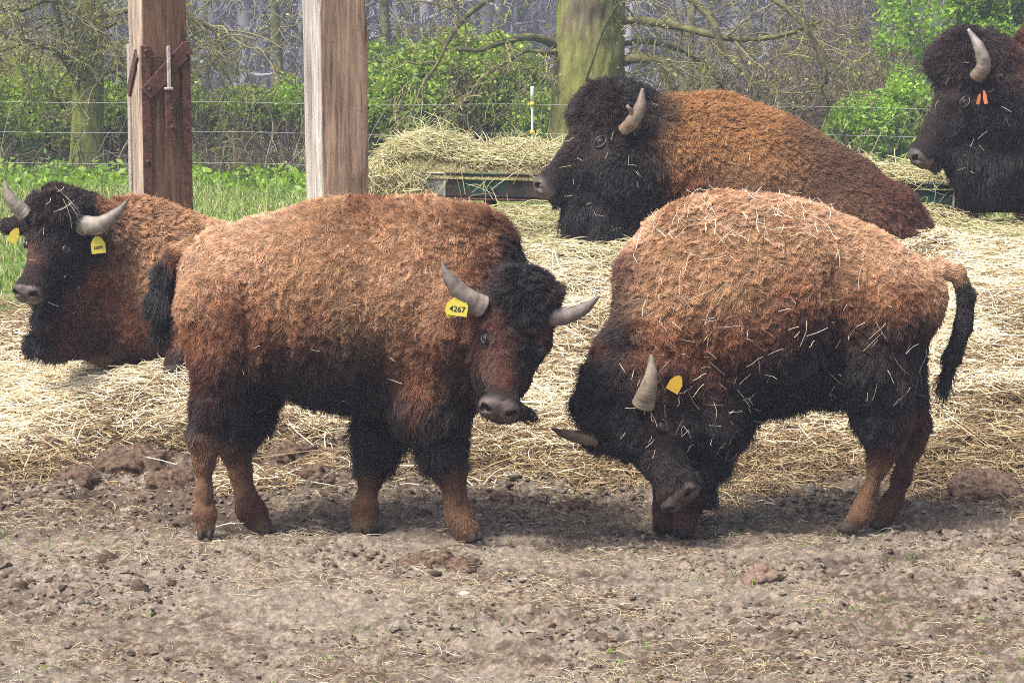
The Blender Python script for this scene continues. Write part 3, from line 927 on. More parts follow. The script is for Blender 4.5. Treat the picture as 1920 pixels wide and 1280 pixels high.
# ================================================================== standing bison, head lowered to the ground
def bison_b():
    B = Beast(11.6, 0.0125, (1050, 325), (1850, 1045), (-0.85, 0.5))
    c = B.chain
    c([(1686, 562, 0, 88), (1585, 560, 0, 142), (1460, 558, 0, 184), (1345, 545, 0, 176), (1262, 545, -.02, 100)], sq=1.12)
    c([(1340, 560, 0, 170), (1330, 680, -.02, 130), (1335, 770, -.06, 70)], sq=1.05)
    c([(1400, 660, 0, 110), (1560, 650, 0, 105)])
    c([(1645, 600, -.11, 92), (1638, 690, -.13, 72), (1655, 780, -.13, 46), (1664, 828, -.13, 25), (1648, 872, -.13, 15.5), (1630, 922, -.14, 13), (1617, 955, -.14, 16), (1603, 978, -.16, 18)], k=.05)
    c([(1668, 620, .12, 74), (1684, 730, .12, 44), (1708, 800, .12, 27), (1705, 842, .12, 16), (1692, 895, .12, 13), (1676, 940, .12, 15), (1658, 970, .10, 18)], k=.05)
    c([(1330, 700, -.10, 90), (1312, 830, -.10, 46), (1298, 910, -.10, 26), (1290, 950, -.10, 17), (1286, 985, -.12, 19)], k=.05)
    c([(1320, 720, .13, 80), (1275, 850, .13, 40), (1256, 920, .13, 24), (1250, 950, .13, 17), (1246, 978, .11, 19)], k=.05)
    c([(1270, 620, -.05, 118), (1215, 700, -.18, 98), (1180, 755, -.26, 78)])
    c([(1310, 690, -.05, 105), (1290, 790, -.22, 62)])
    B.up_hint = np.array([-0.6, -0.7, -0.4])
    B.eye_t = (.42, .035)
    B.head((1162, 750, -.26), (1280, 938, -.48), (.70, -.44, .54), wool=1.05, muz=1.18)
    B.folds = [([(1560, 500), (1575, 600), (1560, 700)], 18, .03), ([(1600, 760), (1620, 820)], 20, .01), ([(1430, 560), (1440, 660)], 26, .02), ([(1290, 640), (1360, 700), (1400, 760)], 22, .02), ([(1670, 520), (1690, 600)], 36, -.015), ([(1340, 560), (1380, 640)], 40, -.015), ([(1180, 645), (1260, 665)], 14, .02), ([(1660, 860), (1640, 935)], 5, .007), ([(1700, 850), (1682, 940)], 5, .007)]
    B.sdf.ell(B.P((1150, 762, -.28)), np.eye(3), np.array([.105, .12, .165]), k=.06)
    B.sdf.cone(B.P((1250, 724, -.36)), .026, B.P((1268, 698, -.42)), .034, 0.02)
    B.sdf.cone(B.P((1150, 690, -.16)), .032, B.P((1133, 668, -.12)), .026, 0.03)
    B.sdf.cone(B.P((1305, 880, -.2)), .07, B.P((1320, 930, -.2)), .035, 0.06)
    an = [
        (1220, 420, 40, 'pale', .035, .6, .6, 1, .8), (1300, 380, 50, 'pale', .036, .6, .8, .6, .8), (1400, 372, 50, 'pale', .036, .6, 1, .4, .9), (1500, 388, 50, 'pale', .032, .5, 1, .5, .9), (1600, 432, 50, 'pale', .028, .45, 1, .6, .8), (1700, 480, 45, 'pale', .026, .4, 1, .7, .7), (1770, 510, 30, 'pale', .03, .5, 1, .5, .6),
        (1260, 470, 55, 'tan', .034, .45, .5, 1, 1), (1350, 460, 60, 'tan', .032, .42, .8, .8, 1), (1450, 460, 60, 'tan', .030, .4, .8, .8, 1), (1550, 480, 55, 'tan', .028, .4, .8, .8, 1), (1640, 510, 50, 'tan', .026, .4, .8, .9, .9),
        (1230, 550, 50, 'tan', .034, .4, .2, 1, 1), (1320, 550, 60, 'tan', .032, .4, .2, 1, 1), (1410, 540, 55, 'tan', .032, .4, .4, 1, 1), (1490, 545, 45, 'rust', .032, .4, .4, 1, 1), (1565, 520, 28, 'deep', .032, .35, .4, 1, .8), (1600, 570, 40, 'rust', .032, .4, .3, 1, .8), (1690, 560, 45, 'rust', .030, .4, .2, 1, .7), (1760, 560, 26, 'tan', .03, .4, .3, 1, .6),
        (1240, 630, 40, 'rust', .036, .4, 0, 1, .9), (1320, 630, 50, 'rust', .036, .4, 0, 1, 1), (1400, 610, 45, 'rust', .036, .4, 0, 1, 1), (1470, 610, 36, 'deep', .04, .4, 0, 1, .9), (1540, 610, 40, 'dark', .045, .4, 0, 1, .8), (1630, 630, 45, 'dark', .05, .35, 0, 1, .8), (1720, 630, 36, 'dark', .05, .3, 0, 1, .7),
        (1175, 500, 30, 'deep', .05, .6, -.5, 1, .8), (1165, 570, 28, 'dark', .055, .6, -.4, 1, .8), (1165, 630, 28, 'black', .06, .6, -.3, 1, .8), (1220, 670, 32, 'bark', .04, .4, -.2, 1, .9), (1290, 690, 40, 'deep', .045, .4, 0, 1, .9), (1350, 700, 40, 'deep', .05, .35, 0, 1, .9), (1400, 720, 45, 'black', .06, .35, 0, 1, .9), (1340, 780, 45, 'black', .075, .35, .3, 1, .8), (1370, 830, 40, 'black', .095, .35, .5, 1, .7),
        (1450, 690, 45, 'black', .06, .35, 0, 1, .8), (1530, 690, 45, 'black', .065, .35, 0, 1, .8), (1480, 750, 45, 'black', .075, .3, 0, 1, .6), (1560, 740, 45, 'black', .07, .3, 0, 1, .6),
        (1630, 710, 45, 'black', .06, .3, 0, 1, .7), (1710, 710, 40, 'dark', .06, .25, 0, 1, .6), (1640, 790, 45, 'black', .06, .35, -.2, 1, .7), (1715, 780, 26, 'deep', .05, .3, .2, 1, .5), (1650, 845, 20, 'deep', .036, .3, -.1, 1, .5),
        (1640, 890, 30, 'leg', .018, .25, -.1, 1, .3), (1625, 940, 28, 'leg', .014, .25, -.2, 1, .3), (1600, 985, 20, 'bark', .014, .3, -.3, 1, .3), (1700, 850, 22, 'bark', .02, .25, 0, 1, .4), (1688, 910, 26, 'deep', .016, .25, -.1, 1, .3), (1665, 965, 20, 'bark', .014, .25, -.1, 1, .3),
        (1290, 880, 34, 'black', .05, .3, 0, 1, .5), (1278, 950, 24, 'deep', .014, .25, 0, 1, .4), (1272, 990, 22, 'bark', .012, .3, 0, 1, .3),
        (1668, 880, 9, 'deep', .016, .25, -.1, 1, .3), (1655, 930, 9, 'dark', .016, .25, -.1, 1, .3), (1628, 975, 9, 'deep', .014, .25, -.3, 1, .3), (1700, 900, 9, 'dark', .016, .25, -.1, 1, .3), (1690, 950, 9, 'deep', .014, .25, -.1, 1, .3),  # hind legs: shaded right sides put into the coat colour
        # head
        (1130, 700, 32, 'black', .075, .65, -.6, -.4, .8), (1110, 760, 30, 'black', .075, .65, -.8, 0, .8), (1130, 830, 32, 'black', .07, .55, -.6, .5, .8), (1175, 790, 30, 'black', .055, .5, .2, .9, .9), (1180, 710, 26, 'dark', .06, .5, .1, .6, .8), (1205, 770, 18, 'dark', .025, .4, .2, 1, .6),
        (1232, 800, 20, 'deep', .012, .25, .3, 1, .3), (1195, 850, 30, 'black', .03, .4, .3, 1, .6), (1240, 860, 26, 'dark', .018, .3, .3, 1, .5), (1290, 830, 28, 'black', .035, .3, .6, .8, .5), (1330, 870, 28, 'black', .05, .3, .7, .9, .5), (1250, 910, 18, 'dark', .012, .25, .3, 1, .3), (1300, 905, 20, 'black', .03, .3, .6, 1, .4), (1330, 930, 24, 'black', .06, .3, .5, 1, .4), (1215, 890, 18, 'black', .016, .3, .3, 1, .4),
        (1290, 750, 26, 'dark', .035, .4, .6, .6, .7), (1266, 698, 18, 'black', .012, .4, 0, -1, .3), (1133, 668, 20, 'deep', .04, .5, -.6, -.6, .5)]
    root, body = finish_beast(B, 'straw-covered bison at right lowering its dark woolly head to the ground', an, NF(210000), 2)
    horn(root, [B.P((1206, 758, -.46)), B.P((1214, 732, -.49)), B.P((1221, 702, -.50)), B.P((1221, 666, -.47))], [.046, .037, .026, .008], (.27, .225, .17), (.34, .27, .19))
    horn(root, [B.P((1120, 822, -.36)), B.P((1090, 820, -.37)), B.P((1060, 813, -.37)), B.P((1034, 804, -.35))], [.034, .028, .020, .003], (.19, .13, .08), (.10, .07, .045))
    eyes(B, 13)
    ear_tag(root, B.P((1266, 721, -.47)), (1, -.1, -.55), (-.55, 0, 1), .052, .060, MAT_TAG_OLD)
    for p, d in (((1594, 990, -.17), (-1, -.4)), ((1654, 982, .09), (-1, -.3)), ((1282, 996, -.13), (-.5, -.8)), ((1242, 988, .10), (-.4, -.8))):
        hoof(root, B.P(p), d, .036)
    tail_part(B, [(1760, 505, 0, 20), (1794, 512, 0, 13), (1812, 555, 0, 14), (1806, 610, 0, 14), (1788, 665, 0, 12), (1774, 705, 0, 7)],
              [(1775, 495, 18, 'pale', .020, .35, 1, .3, .5), (1800, 512, 12, 'tan', .020, .5, 1, .5, .5), (1806, 550, 16, 'black', .025, .3, .1, 1, .4), (1803, 600, 22, 'black', .035, .25, .1, 1, .4), (1785, 660, 25, 'black', .055, .15, -.3, 1, .4), (1770, 700, 20, 'black', .085, .1, -.2, 1, .3)], NF(9000), 32)
    return B

# ================================================================== young bison lying at the left
def bison_c():
    B = Beast(14.0, 0.016, (-30, 330), (640, 735), (-0.9, 0.7))
    c = B.chain
    c([(255, 475, .05, 100), (300, 520, .05, 125), (400, 545, .1, 120), (520, 585, .1, 105), (590, 620, .1, 80)])
    c([(235, 520, 0, 105), (190, 575, -.1, 85), (150, 615, -.15, 55)])
    c([(300, 600, -.1, 95), (420, 610, -.1, 95)])
    c([(170, 610, -.25, 50), (110, 642, -.32, 26), (62, 645, -.36, 18)], k=.05)
    c([(250, 630, -.25, 40), (215, 668, -.28, 22), (178, 668, -.30, 17)], k=.05)
    c([(400, 640, -.3, 75), (345, 680, -.34, 28), (325, 688, -.38, 16)], k=.05)
    c([(215, 480, -.05, 90), (150, 450, -.25, 75), (120, 450, -.35, 60)])
    B.up_hint = np.array([-0.4, -1, .25])
    B.head((118, 402, -.38), (50, 556, -.66), (1, -.42, -.15), wool=1.1)
    B.sdf.ell(B.P((115, 392, -.38)), np.eye(3), np.array([.15, .13, .07]), k=.06)
    B.sdf.cone(B.P((45, 422, -.33)), .035, B.P((16, 425, -.30)), .03, 0.03)
    B.sdf.cone(B.P((180, 440, -.35)), .035, B.P((214, 445, -.33)), .028, 0.03)
    B.sdf.cone(B.P((95, 560, -.45)), .06, B.P((70, 600, -.45)), .02, 0.05)
    B.sdf.cone(B.P((150, 500, -.32)), .14, B.P((115, 560, -.30)), .10, 0.06)
    an = [
        (250, 375, 40, 'tan', .055, .75, .6, .3, .7), (330, 385, 45, 'tan', .055, .7, 1, .3, .7), (400, 425, 40, 'pale', .045, .6, 1, .4, .7), (210, 400, 25, 'rust', .05, .6, .4, 1, .8),
        (260, 430, 45, 'tan', .045, .5, .4, 1, .9), (330, 450, 45, 'tan', .04, .45, .5, 1, .9), (400, 480, 45, 'pale', .035, .4, .5, 1, .8), (220, 470, 30, 'deep', .045, .45, .2, 1, .9), (260, 500, 40, 'tan', .035, .4, .2, 1, .9), (320, 540, 50, 'tan', .032, .4, .4, 1, .8), (420, 560, 60, 'tan', .03, .4, .4, 1, .8),
        (200, 540, 35, 'rust', .035, .4, -.2, 1, .9), (230, 590, 40, 'rust', .035, .4, 0, 1, .8), (170, 575, 30, 'bark', .04, .45, -.3, 1, .8), (190, 620, 28, 'dark', .04, .4, -.3, 1, .7), (280, 640, 40, 'deep', .035, .4, 0, 1, .7), (130, 620, 30, 'deep', .04, .4, -.4, 1, .6), (60, 645, 30, 'black', .05, .4, -.4, 1, .5), (240, 670, 25, 'dark', .03, .4, 0, 1, .5), (185, 685, 14, 'leg', .015, .3, 0, 1, .3), (340, 680, 30, 'dark', .03, .4, 0, 1, .5), (320, 600, 40, 'rust', .032, .4, 0, 1, .8), (560, 620, 60, 'rust', .03, .4, .4, 1, .8),
        (110, 375, 24, 'dark', .06, .7, .1, -.2, .7), (80, 395, 20, 'dark', .055, .6, -.3, .3, .8), (145, 395, 20, 'black', .06, .6, .4, .3, .8), (100, 420, 22, 'black', .045, .5, 0, 1, .9), (60, 430, 18, 'dark', .03, .4, -.3, 1, .7), (150, 430, 18, 'dark', .035, .4, .4, 1, .7),
        (90, 470, 22, 'dark', .022, .35, 0, 1, .6), (55, 480, 18, 'deep', .016, .3, -.2, 1, .4), (130, 475, 18, 'black', .02, .3, .3, 1, .4), (60, 515, 18, 'dark', .014, .3, 0, 1, .4), (100, 520, 22, 'black', .02, .3, .3, 1, .5), (150, 510, 24, 'black', .035, .4, .2, 1, .6), (100, 560, 20, 'black', .035, .35, 0, 1, .5), (75, 590, 20, 'black', .08, .3, 0, 1, .5), (135, 565, 22, 'deep', .04, .4, 0, 1, .6), (16, 425, 16, 'dark', .03, .4, -1, .2, .4), (205, 442, 16, 'black', .03, .4, 1, .4, .4), (180, 470, 18, 'black', .04, .4, .2, 1, .6)]
    root, body = finish_beast(B, 'young bison lying in the straw at far left with yellow tags in both ears', an, NF(110000), 3, rad=.0013)
    horn(root, [B.P((48, 402, -.50)), B.P((30, 385, -.52)), B.P((15, 363, -.52)), B.P((9, 337, -.50))], [.042, .034, .022, .003], (.36, .31, .26), (.24, .20, .17))
    horn(root, [B.P((152, 422, -.48)), B.P((185, 422, -.52)), B.P((215, 404, -.53)), B.P((241, 374, -.52))], [.050, .044, .030, .004], (.36, .32, .27), (.17, .14, .12))
    eyes(B, 8.5)
    ear_tag(root, B.P((184, 461, -.52)), (1, .1, .1), (.12, 0, 1), .066, .072, MAT_TAG, '22095', .018)
    ear_tag(root, B.P((26, 443, -.46)), (1, .1, -.5), (.2, 0, 1), .045, .065, MAT_TAG)
    hoof(root, B.P((326, 694, -.42)), (-1, -.2), .035)
    return B

# ================================================================== big dark bull lying in front of the trough
def bison_d():
    B = Beast(15.6, 0.018, (960, 120), (1790, 600), (-0.7, 0.9))
    c = B.chain
    c([(1262, 275, .2, 92), (1330, 300, .2, 118), (1420, 355, .2, 140), (1540, 415, .2, 135), (1640, 450, .2, 105), (1700, 480, .2, 60)], sq=.9)
    c([(1262, 330, .15, 130), (1300, 440, .15, 130), (1450, 480, .15, 110)])
    c([(1650, 430, .05, 85), (1690, 470, 0, 50), (1740, 510, -.05, 30)])
    c([(1250, 290, .12, 95), (1205, 290, .02, 90), (1180, 320, -.02, 90)])
    c([(1215, 370, .05, 85), (1150, 410, -.02, 55)])
    B.up_hint = np.array([-.6, 0, .8])
    B.eye_t = (.34, .0); B.eye_out = (1, .05); B.eye_in = .242
    B.head((1172, 222, -.02), (1012, 358, -.10), (.1, -1, .05), wool=1.15, muz=.9)
    B.sdf.ell(B.P((1155, 213, 0)), np.eye(3), np.array([.235, .17, .145]), k=.08)
    B.sdf.ell(B.P((1150, 290, 0)), np.eye(3), np.array([.24, .20, .20]), k=.08)
    B.sdf.cone(B.P((1100, 400, -.05)), .13, B.P((1150, 440, -.03)), .07, 0.08)
    B.sdf.cone(B.P((1192, 285, -.24)), .03, B.P((1205, 320, -.27)), .022, 0.03)
    an = [
        (1275, 190, 30, 'gold', .06, .7, .6, .3, .8), (1340, 200, 40, 'gold', .06, .7, 1, .4, .8), (1420, 230, 40, 'gold', .055, .65, 1, .5, .8), (1500, 265, 40, 'leg', .05, .6, 1, .5, .7), (1590, 310, 40, 'bark', .045, .5, 1, .6, .7), (1670, 370, 40, 'deep', .045, .5, 1, .7, .6), (1730, 430, 30, 'deep', .05, .6, 1, .7, .6),
        (1290, 260, 40, 'gold', .05, .45, .3, 1, 1), (1370, 270, 45, 'gold', .045, .45, .5, 1, 1), (1450, 300, 45, 'gold', .04, .4, .8, .8, .9), (1290, 330, 30, 'rust', .05, .45, 0, 1, 1), (1350, 340, 40, 'leg', .04, .4, .6, .9, .8), (1430, 350, 45, 'leg', .035, .35, 1, .6, .6), (1530, 350, 45, 'bark', .035, .35, 1, .6, .6), (1600, 400, 40, 'leg', .035, .35, 1, .8, .5), (1680, 450, 36, 'bark', .04, .4, .8, 1, .6), (1250, 350, 22, 'black', .06, .5, 0, 1, .9), (1450, 430, 60, 'bark', .035, .4, .6, 1, .7), (1260, 420, 35, 'dark', .05, .4, 0, 1, .8), (1560, 450, 40, 'leg', .035, .4, .6, 1, .7),
        (1240, 210, 26, 'black', .07, .6, .2, .6, .9), (1180, 160, 28, 'black', .075, .75, .2, -.2, .8), (1130, 180, 28, 'dark', .075, .7, -.3, -.1, .8), (1090, 220, 24, 'dark', .065, .65, -.6, .2, .8), (1150, 220, 28, 'dark', .055, .55, -.2, .5, .9), (1200, 260, 26, 'black', .05, .5, .1, 1, .8), (1230, 290, 28, 'black', .06, .5, .2, 1, .9), (1120, 270, 20, 'dark', .010, .3, .2, 1, .2), (1080, 260, 20, 'dark', .04, .5, -.4, .4, .7), (1060, 300, 20, 'dark', .03, .45, -.5, .5, .6), (1120, 330, 30, 'black', .035, .4, 0, 1, .7), (1060, 340, 24, 'black', .02, .35, 0, 1, .5), (1030, 330, 16, 'dark', .014, .3, -.4, 1, .3), (1180, 350, 34, 'black', .05, .45, .1, 1, .8), (1020, 385, 16, 'black', .02, .3, 0, 1, .3), (1070, 390, 26, 'black', .05, .4, 0, 1, .5), (1110, 430, 30, 'black', .19, .25, 0, 1, .4), (1170, 430, 30, 'black', .15, .3, 0, 1, .5), (1060, 425, 20, 'black', .16, .2, .1, 1, .4), (1215, 400, 28, 'black', .07, .4, 0, 1, .7)]
    root, body = finish_beast(B, 'big bison with black mane and golden brown back lying before the hay trough', an, NF(130000), 4, rad=.0014)
    horn(root, [B.P((1168, 245, -.26)), B.P((1186, 228, -.30)), B.P((1200, 200, -.30)), B.P((1205, 166, -.27))], [.032, .040, .032, .008], (.26, .19, .13), (.24, .19, .16))
    horn(root, [B.P((1186, 212, -.32)), B.P((1180, 204, -.34)), B.P((1176, 199, -.33)), B.P((1181, 197, -.33))], [.014, .012, .009, .003], (.26, .18, .12), (.24, .17, .12), 10, 8, 'horn_spur')
    eyes(B, 12)
    return B

# ================================================================== bull at the right edge, behind the trough
def bison_e():
    B = Beast(16.75, 0.018, (1670, 10), (2260, 700), (-0.6, 1.7))
    c = B.chain
    c([(1990, 150, 1.0, 125), (2060, 160, 1.1, 140), (2120, 250, 1.1, 115), (2190, 290, 1.1, 90)])
    c([(1990, 240, .9, 115), (2010, 360, 1.0, 105), (2120, 370, 1.1, 95)])
    c([(2010, 410, 1.0, 60), (2005, 520, 1.0, 28), (2005, 640, 1.0, 24)], k=.05)
    c([(2160, 390, 1.1, 60), (2170, 520, 1.1, 28), (2170, 640, 1.1, 24)], k=.05)
    c([(1990, 200, .8, 105), (1930, 200, .35, 98), (1870, 200, .04, 85)])
    c([(1900, 290, .12, 80), (1850, 310, .02, 60)])
    B.up_hint = np.array([-.75, 0, .5])
    B.eye_t = (.37, .0); B.eye_out = (1, .05); B.eye_in = .242
    B.head((1840, 128, 0), (1720, 304, -.06), (.1, -1, .05), wool=1.2, muz=.85)
    B.sdf.ell(B.P((1826, 112, 0)), np.eye(3), np.array([.265, .185, .165]), k=.08)
    B.sdf.ell(B.P((1860, 190, .02)), np.eye(3), np.array([.22, .18, .25]), k=.08)
    B.sdf.cone(B.P((1810, 300, -.02)), .12, B.P((1840, 340, 0)), .08, 0.08)
    B.sdf.cone(B.P((1848, 165, -.2)), .03, B.P((1862, 185, -.24)), .024, 0.03)
    an = [(1800, 60, 30, 'dark', .07, .75, -.3, -.3, .6), (1750, 110, 28, 'dark', .07, .7, -.7, 0, .6), (1730, 145, 22, 'dark', .06, .6, -.8, .4, .6), (1870, 60, 30, 'dark', .07, .75, .2, -.3, .6), (1800, 110, 30, 'dark', .055, .55, -.2, .5, .7), (1870, 120, 30, 'dark', .055, .5, .3, .8, .7), (1910, 90, 25, 'deep', .06, .5, .4, .8, .7), (1980, 60, 50, 'leg', .06, .6, 1, .4, .8), (2100, 160, 80, 'gold', .05, .5, 1, .5, .8),
          (1760, 190, 20, 'dark', .025, .4, -.5, .8, .5), (1790, 190, 18, 'dark', .010, .3, .1, 1, .2), (1830, 190, 22, 'black', .03, .4, .2, 1, .6), (1740, 240, 22, 'dark', .018, .35, -.3, 1, .4), (1780, 250, 26, 'black', .025, .35, 0, 1, .5), (1840, 250, 32, 'black', .04, .4, 0, 1, .7), (1900, 220, 34, 'black', .055, .45, 0, 1, .8), (1740, 290, 18, 'black', .014, .3, 0, 1, .3), (1785, 300, 24, 'black', .04, .4, 0, 1, .5), (1810, 340, 26, 'black', .17, .25, 0, 1, .3), (1860, 330, 30, 'black', .15, .3, 0, 1, .4), (1910, 310, 34, 'black', .09, .35, 0, 1, .5), (2050, 350, 90, 'bark', .05, .4, .4, 1, .7), (1985, 600, 60, 'bark', .03, .3, 0, 1, .3), (2170, 600, 60, 'bark', .03, .3, 0, 1, .3)]
    root, body = finish_beast(B, 'dark woolly bison at the right edge with its head over the hay trough', an, NF(100000), 5, rad=.0014)
    horn(root, [B.P((1830, 146, -.26)), B.P((1844, 124, -.30)), B.P((1836, 90, -.31)), B.P((1815, 55, -.28))], [.044, .044, .034, .008], (.19, .13, .09), (.42, .40, .38))
    eyes(B, 11)
    ear_tag(root, B.P((1847, 184, -.32)), (1, -.3, .2), (.35, 0, 1), .022, .068, MAT_TAG_OR)
    ear_tag(root, B.P((1835, 187, -.32)), (1, -.3, -.2), (-.2, 0, 1), .020, .055, MAT_TAG_OR)
    return B
# ================================================================== ground
FEET = []
for px, py, D in ((385, 1000, 11.38), (497, 995, 11.59), (880, 1005, 11.31), (683, 993, 11.59),
                  (1594, 992, 11.43), (1654, 983, 11.69), (1282, 998, 11.47), (1242, 990, 11.70)):
    p = pix(px, py, D)
    FEET.append((p[0], p[1], p[2] - 0.035))

def hay_edge(x, y):
    """> 0 where the bedding lies, about 0 along its ragged near edge"""
    P = np.stack([x, y, np.zeros_like(x)], -1)
    near = 12.75 - 0.38 * sstep(-.5, .5, x) - 0.35 * sstep(0.9, 2.2, x) + 0.12 * np.sin(x * 1.3)
    m = (y - near) * 1.1 + (fbm(P, 1.7, 4, 61) - 0.5) * 1.5
    far = np.where(x > -0.9, 19.6, 15.2 + sstep(-2.0, -0.9, x) * 2.5)
    return np.minimum(m, (far - y) * 0.8 + (fbm(P, 2.5, 3, 62) - 0.5) * 0.8)

def hay_height(x, y):
    P = np.stack([x, y, np.zeros_like(x)], -1)
    return 0.12 * np.exp(-((x + 1.75) / .55) ** 2 - ((y - 13.62) / .30) ** 2) + 0.11 * np.exp(-((y - 16.75) / .45) ** 2) * sstep(-1.3, -.5, x) + (fbm(P, 1.9, 3, 71) - 0.5) * 0.17 + (fbm(P, 7, 3, 72) - 0.5) * 0.07

def dirt_height(x, y):
    P = np.stack([x, y, np.zeros_like(x)], -1)
    w = sstep(15, 13, y)
    rough = 0.60 + 0.85 * sstep(11.3, 12.3, y) + 0.5 * sstep(0.55, 0.7, fbm(P, 1.3, 2, 81))
    bil = lambda s, k: 1 - np.abs(2 * noise3(P + (fbm(P, s * 1.3, 2, k + 9)[..., None] - .5) * (0.9 / s), s, k) - 1)
    h = (fbm(P, 1.1, 3, 82) - 0.5) * 0.05
    h = h + rough * (0.022 * (bil(7, 83) - .5) + 0.022 * (bil(15, 84) ** 1.5 - .3)) + 0.017 * (bil(33, 85) ** 2 - .3) * (0.7 + 0.4 * rough) + 0.012 * (noise3(P, 70, 86) - .5)
    pits = sstep(0.66, 0.74, fbm(P, 3.2, 3, 87))
    h = h - 0.045 * pits * (0.4 + 0.6 * sstep(10.8, 11.6, y))
    return h * w, pits

def ground_z(x, y):
    x = np.asarray(x, float); y = np.asarray(y, float)
    z = terrain(x, y)
    h, pits = dirt_height(x, y)
    z = z + h
    for fx, fy, fz in FEET:
        d = np.hypot(x - fx, (y - fy))
        w = sstep(0.22, 0.07, d)
        z = z * (1 - w) + (fz + 0.004 + h * 0.35) * w
    return z, h, pits

def make_ground():
    def axis(a, b, step, lo, hi, g):
        mid = list(np.arange(a, b, step))
        out, d = [], step
        x = mid[-1]
        up = []
        while x < hi:
            d *= g; x += d; up.append(x)
        d, x, dn = step, a, []
        while x > lo:
            d *= g; x -= d; dn.append(x)
        return np.array(dn[::-1] + mid + up)
    xs = axis(-2.6, 2.6, 0.0125, -400, 400, 1.13)
    ys = np.concatenate([[-20, 0, 4, 6, 7.4, 8.2], np.arange(8.6, 13.3, 0.0125), np.arange(13.3, 20, 0.06), np.arange(20, 40, 0.25), np.arange(40, 100, 2), np.arange(100, 420, 8)])
    X, Y = np.meshgrid(xs, ys, indexing='ij')
    x, y = X.ravel(), Y.ravel()
    z, h, pits = ground_z(x, y)
    P = np.stack([x, y, np.zeros_like(x)], -1)
    nx, ny = len(xs), len(ys)
    i = np.arange(nx - 1)[:, None] * ny + np.arange(ny - 1)[None, :]
    F = np.stack([i, i + ny, i + ny + 1, i + 1], -1).reshape(-1, 4)
    n1, n2, n3 = fbm(P, 1.5, 4, 91), fbm(P, 12, 4, 92), fbm(P, 60, 2, 93)
    dry = np.array([0.192, 0.164, 0.130]); moist = np.array([0.095, 0.070, 0.050]); dung = np.array([0.050, 0.034, 0.025]); pale = np.array([0.38, 0.31, 0.24])
    t = sstep(0.35, 0.62, n2 * 0.6 + n1 * 0.4)[:, None]
    c = moist * (1 - t) + dry * t
    t = (sstep(0.5, 0.7, n3) * 0.5)[:, None]; c = c * (1 - t) + pale * t
    band = (sstep(11.2, 11.9, y) * sstep(0.40 - .12 * sstep(-.6, -1.4, x), 0.62 - .12 * sstep(-.6, -1.4, x), n1 * .6 + n2 * .4))[:, None]
    c = c * (1 - .75 * band) + dung * 1.6 * .75 * band
    t = (pits * sstep(10.5, 11.5, y + n1))[:, None] * .8
    c = c * (1 - t) + dung * t
    g = sstep(21.5, 23.0, y + 1.5 * n1) + sstep(15.0, 16.5, y + n1) * sstep(-0.9, -2.0, x)
    g = np.clip(g, 0, 1)[:, None]
    green = np.array([0.085, 0.15, 0.03]) * (0.7 + 0.7 * n2[:, None])
    straw = np.array([0.30, 0.25, 0.13])
    green = green * (1 - .35 * sstep(.5, .7, n2)[:, None]) + straw * .35 * sstep(.5, .7, n2)[:, None]
    c = c * (1 - g) + green * g
    w = sstep(50, 80, y)[:, None]
    c = c * (1 - w) + np.array([0.085, 0.075, 0.06]) * w
    m = noisy(material('soil', rough=0.92, spec=0.15), (0.62, 0.60, 0.58), (1.25, 1.25, 1.25), scale=(1, 1, 1), nscale=55, detail=8, bump=0.9, bdist=0.012, use_attr=True, rough=.7)
    o = mesh_obj('ground', np.stack([x, y, z], -1), F, m, col=c)
    o['kind'] = 'structure'
    return o

# ================================================================== loose clods, straw and hay
MAT_STRAW = material('straw', rough=0.5, spec=0.35, attr=True)
STRAW = np.array([(0.77, 0.68, 0.47), (0.84, 0.77, 0.60), (0.68, 0.57, 0.36), (0.58, 0.50, 0.30), (0.42, 0.30, 0.16), (0.86, 0.81, 0.67)])
HAYG = np.array([(0.44, 0.41, 0.20), (0.52, 0.48, 0.26), (0.36, 0.35, 0.15), (0.60, 0.56, 0.36), (0.30, 0.26, 0.11), (0.68, 0.63, 0.44)])
OLD = np.array([(0.26, 0.18, 0.09), (0.36, 0.27, 0.14), (0.17, 0.105, 0.055), (0.46, 0.37, 0.21), (0.12, 0.075, 0.04), (0.55, 0.46, 0.28)])

def strands(P, L, az, pitch, bend, seed, K=4):
    R = np.random.default_rng(seed)
    n = len(P)
    d = np.stack([np.cos(az) * np.cos(pitch), np.sin(az) * np.cos(pitch), np.sin(pitch)], -1)
    s = np.stack([-np.sin(az), np.cos(az), np.zeros(n)], -1)
    t = np.linspace(-.5, .5, K)
    off = (t * t - 0.12)
    b1 = R.normal(0, 1, n) * bend; b2 = R.normal(0, .5, n) * bend
    return P[:, None] + d[:, None] * (L[:, None] * t)[..., None] + s[:, None] * ((b1 * L)[:, None] * off)[..., None] * 2 - np.array([0, 0, 1.0]) * ((np.abs(b2) * L)[:, None] * off)[..., None] * 1.5

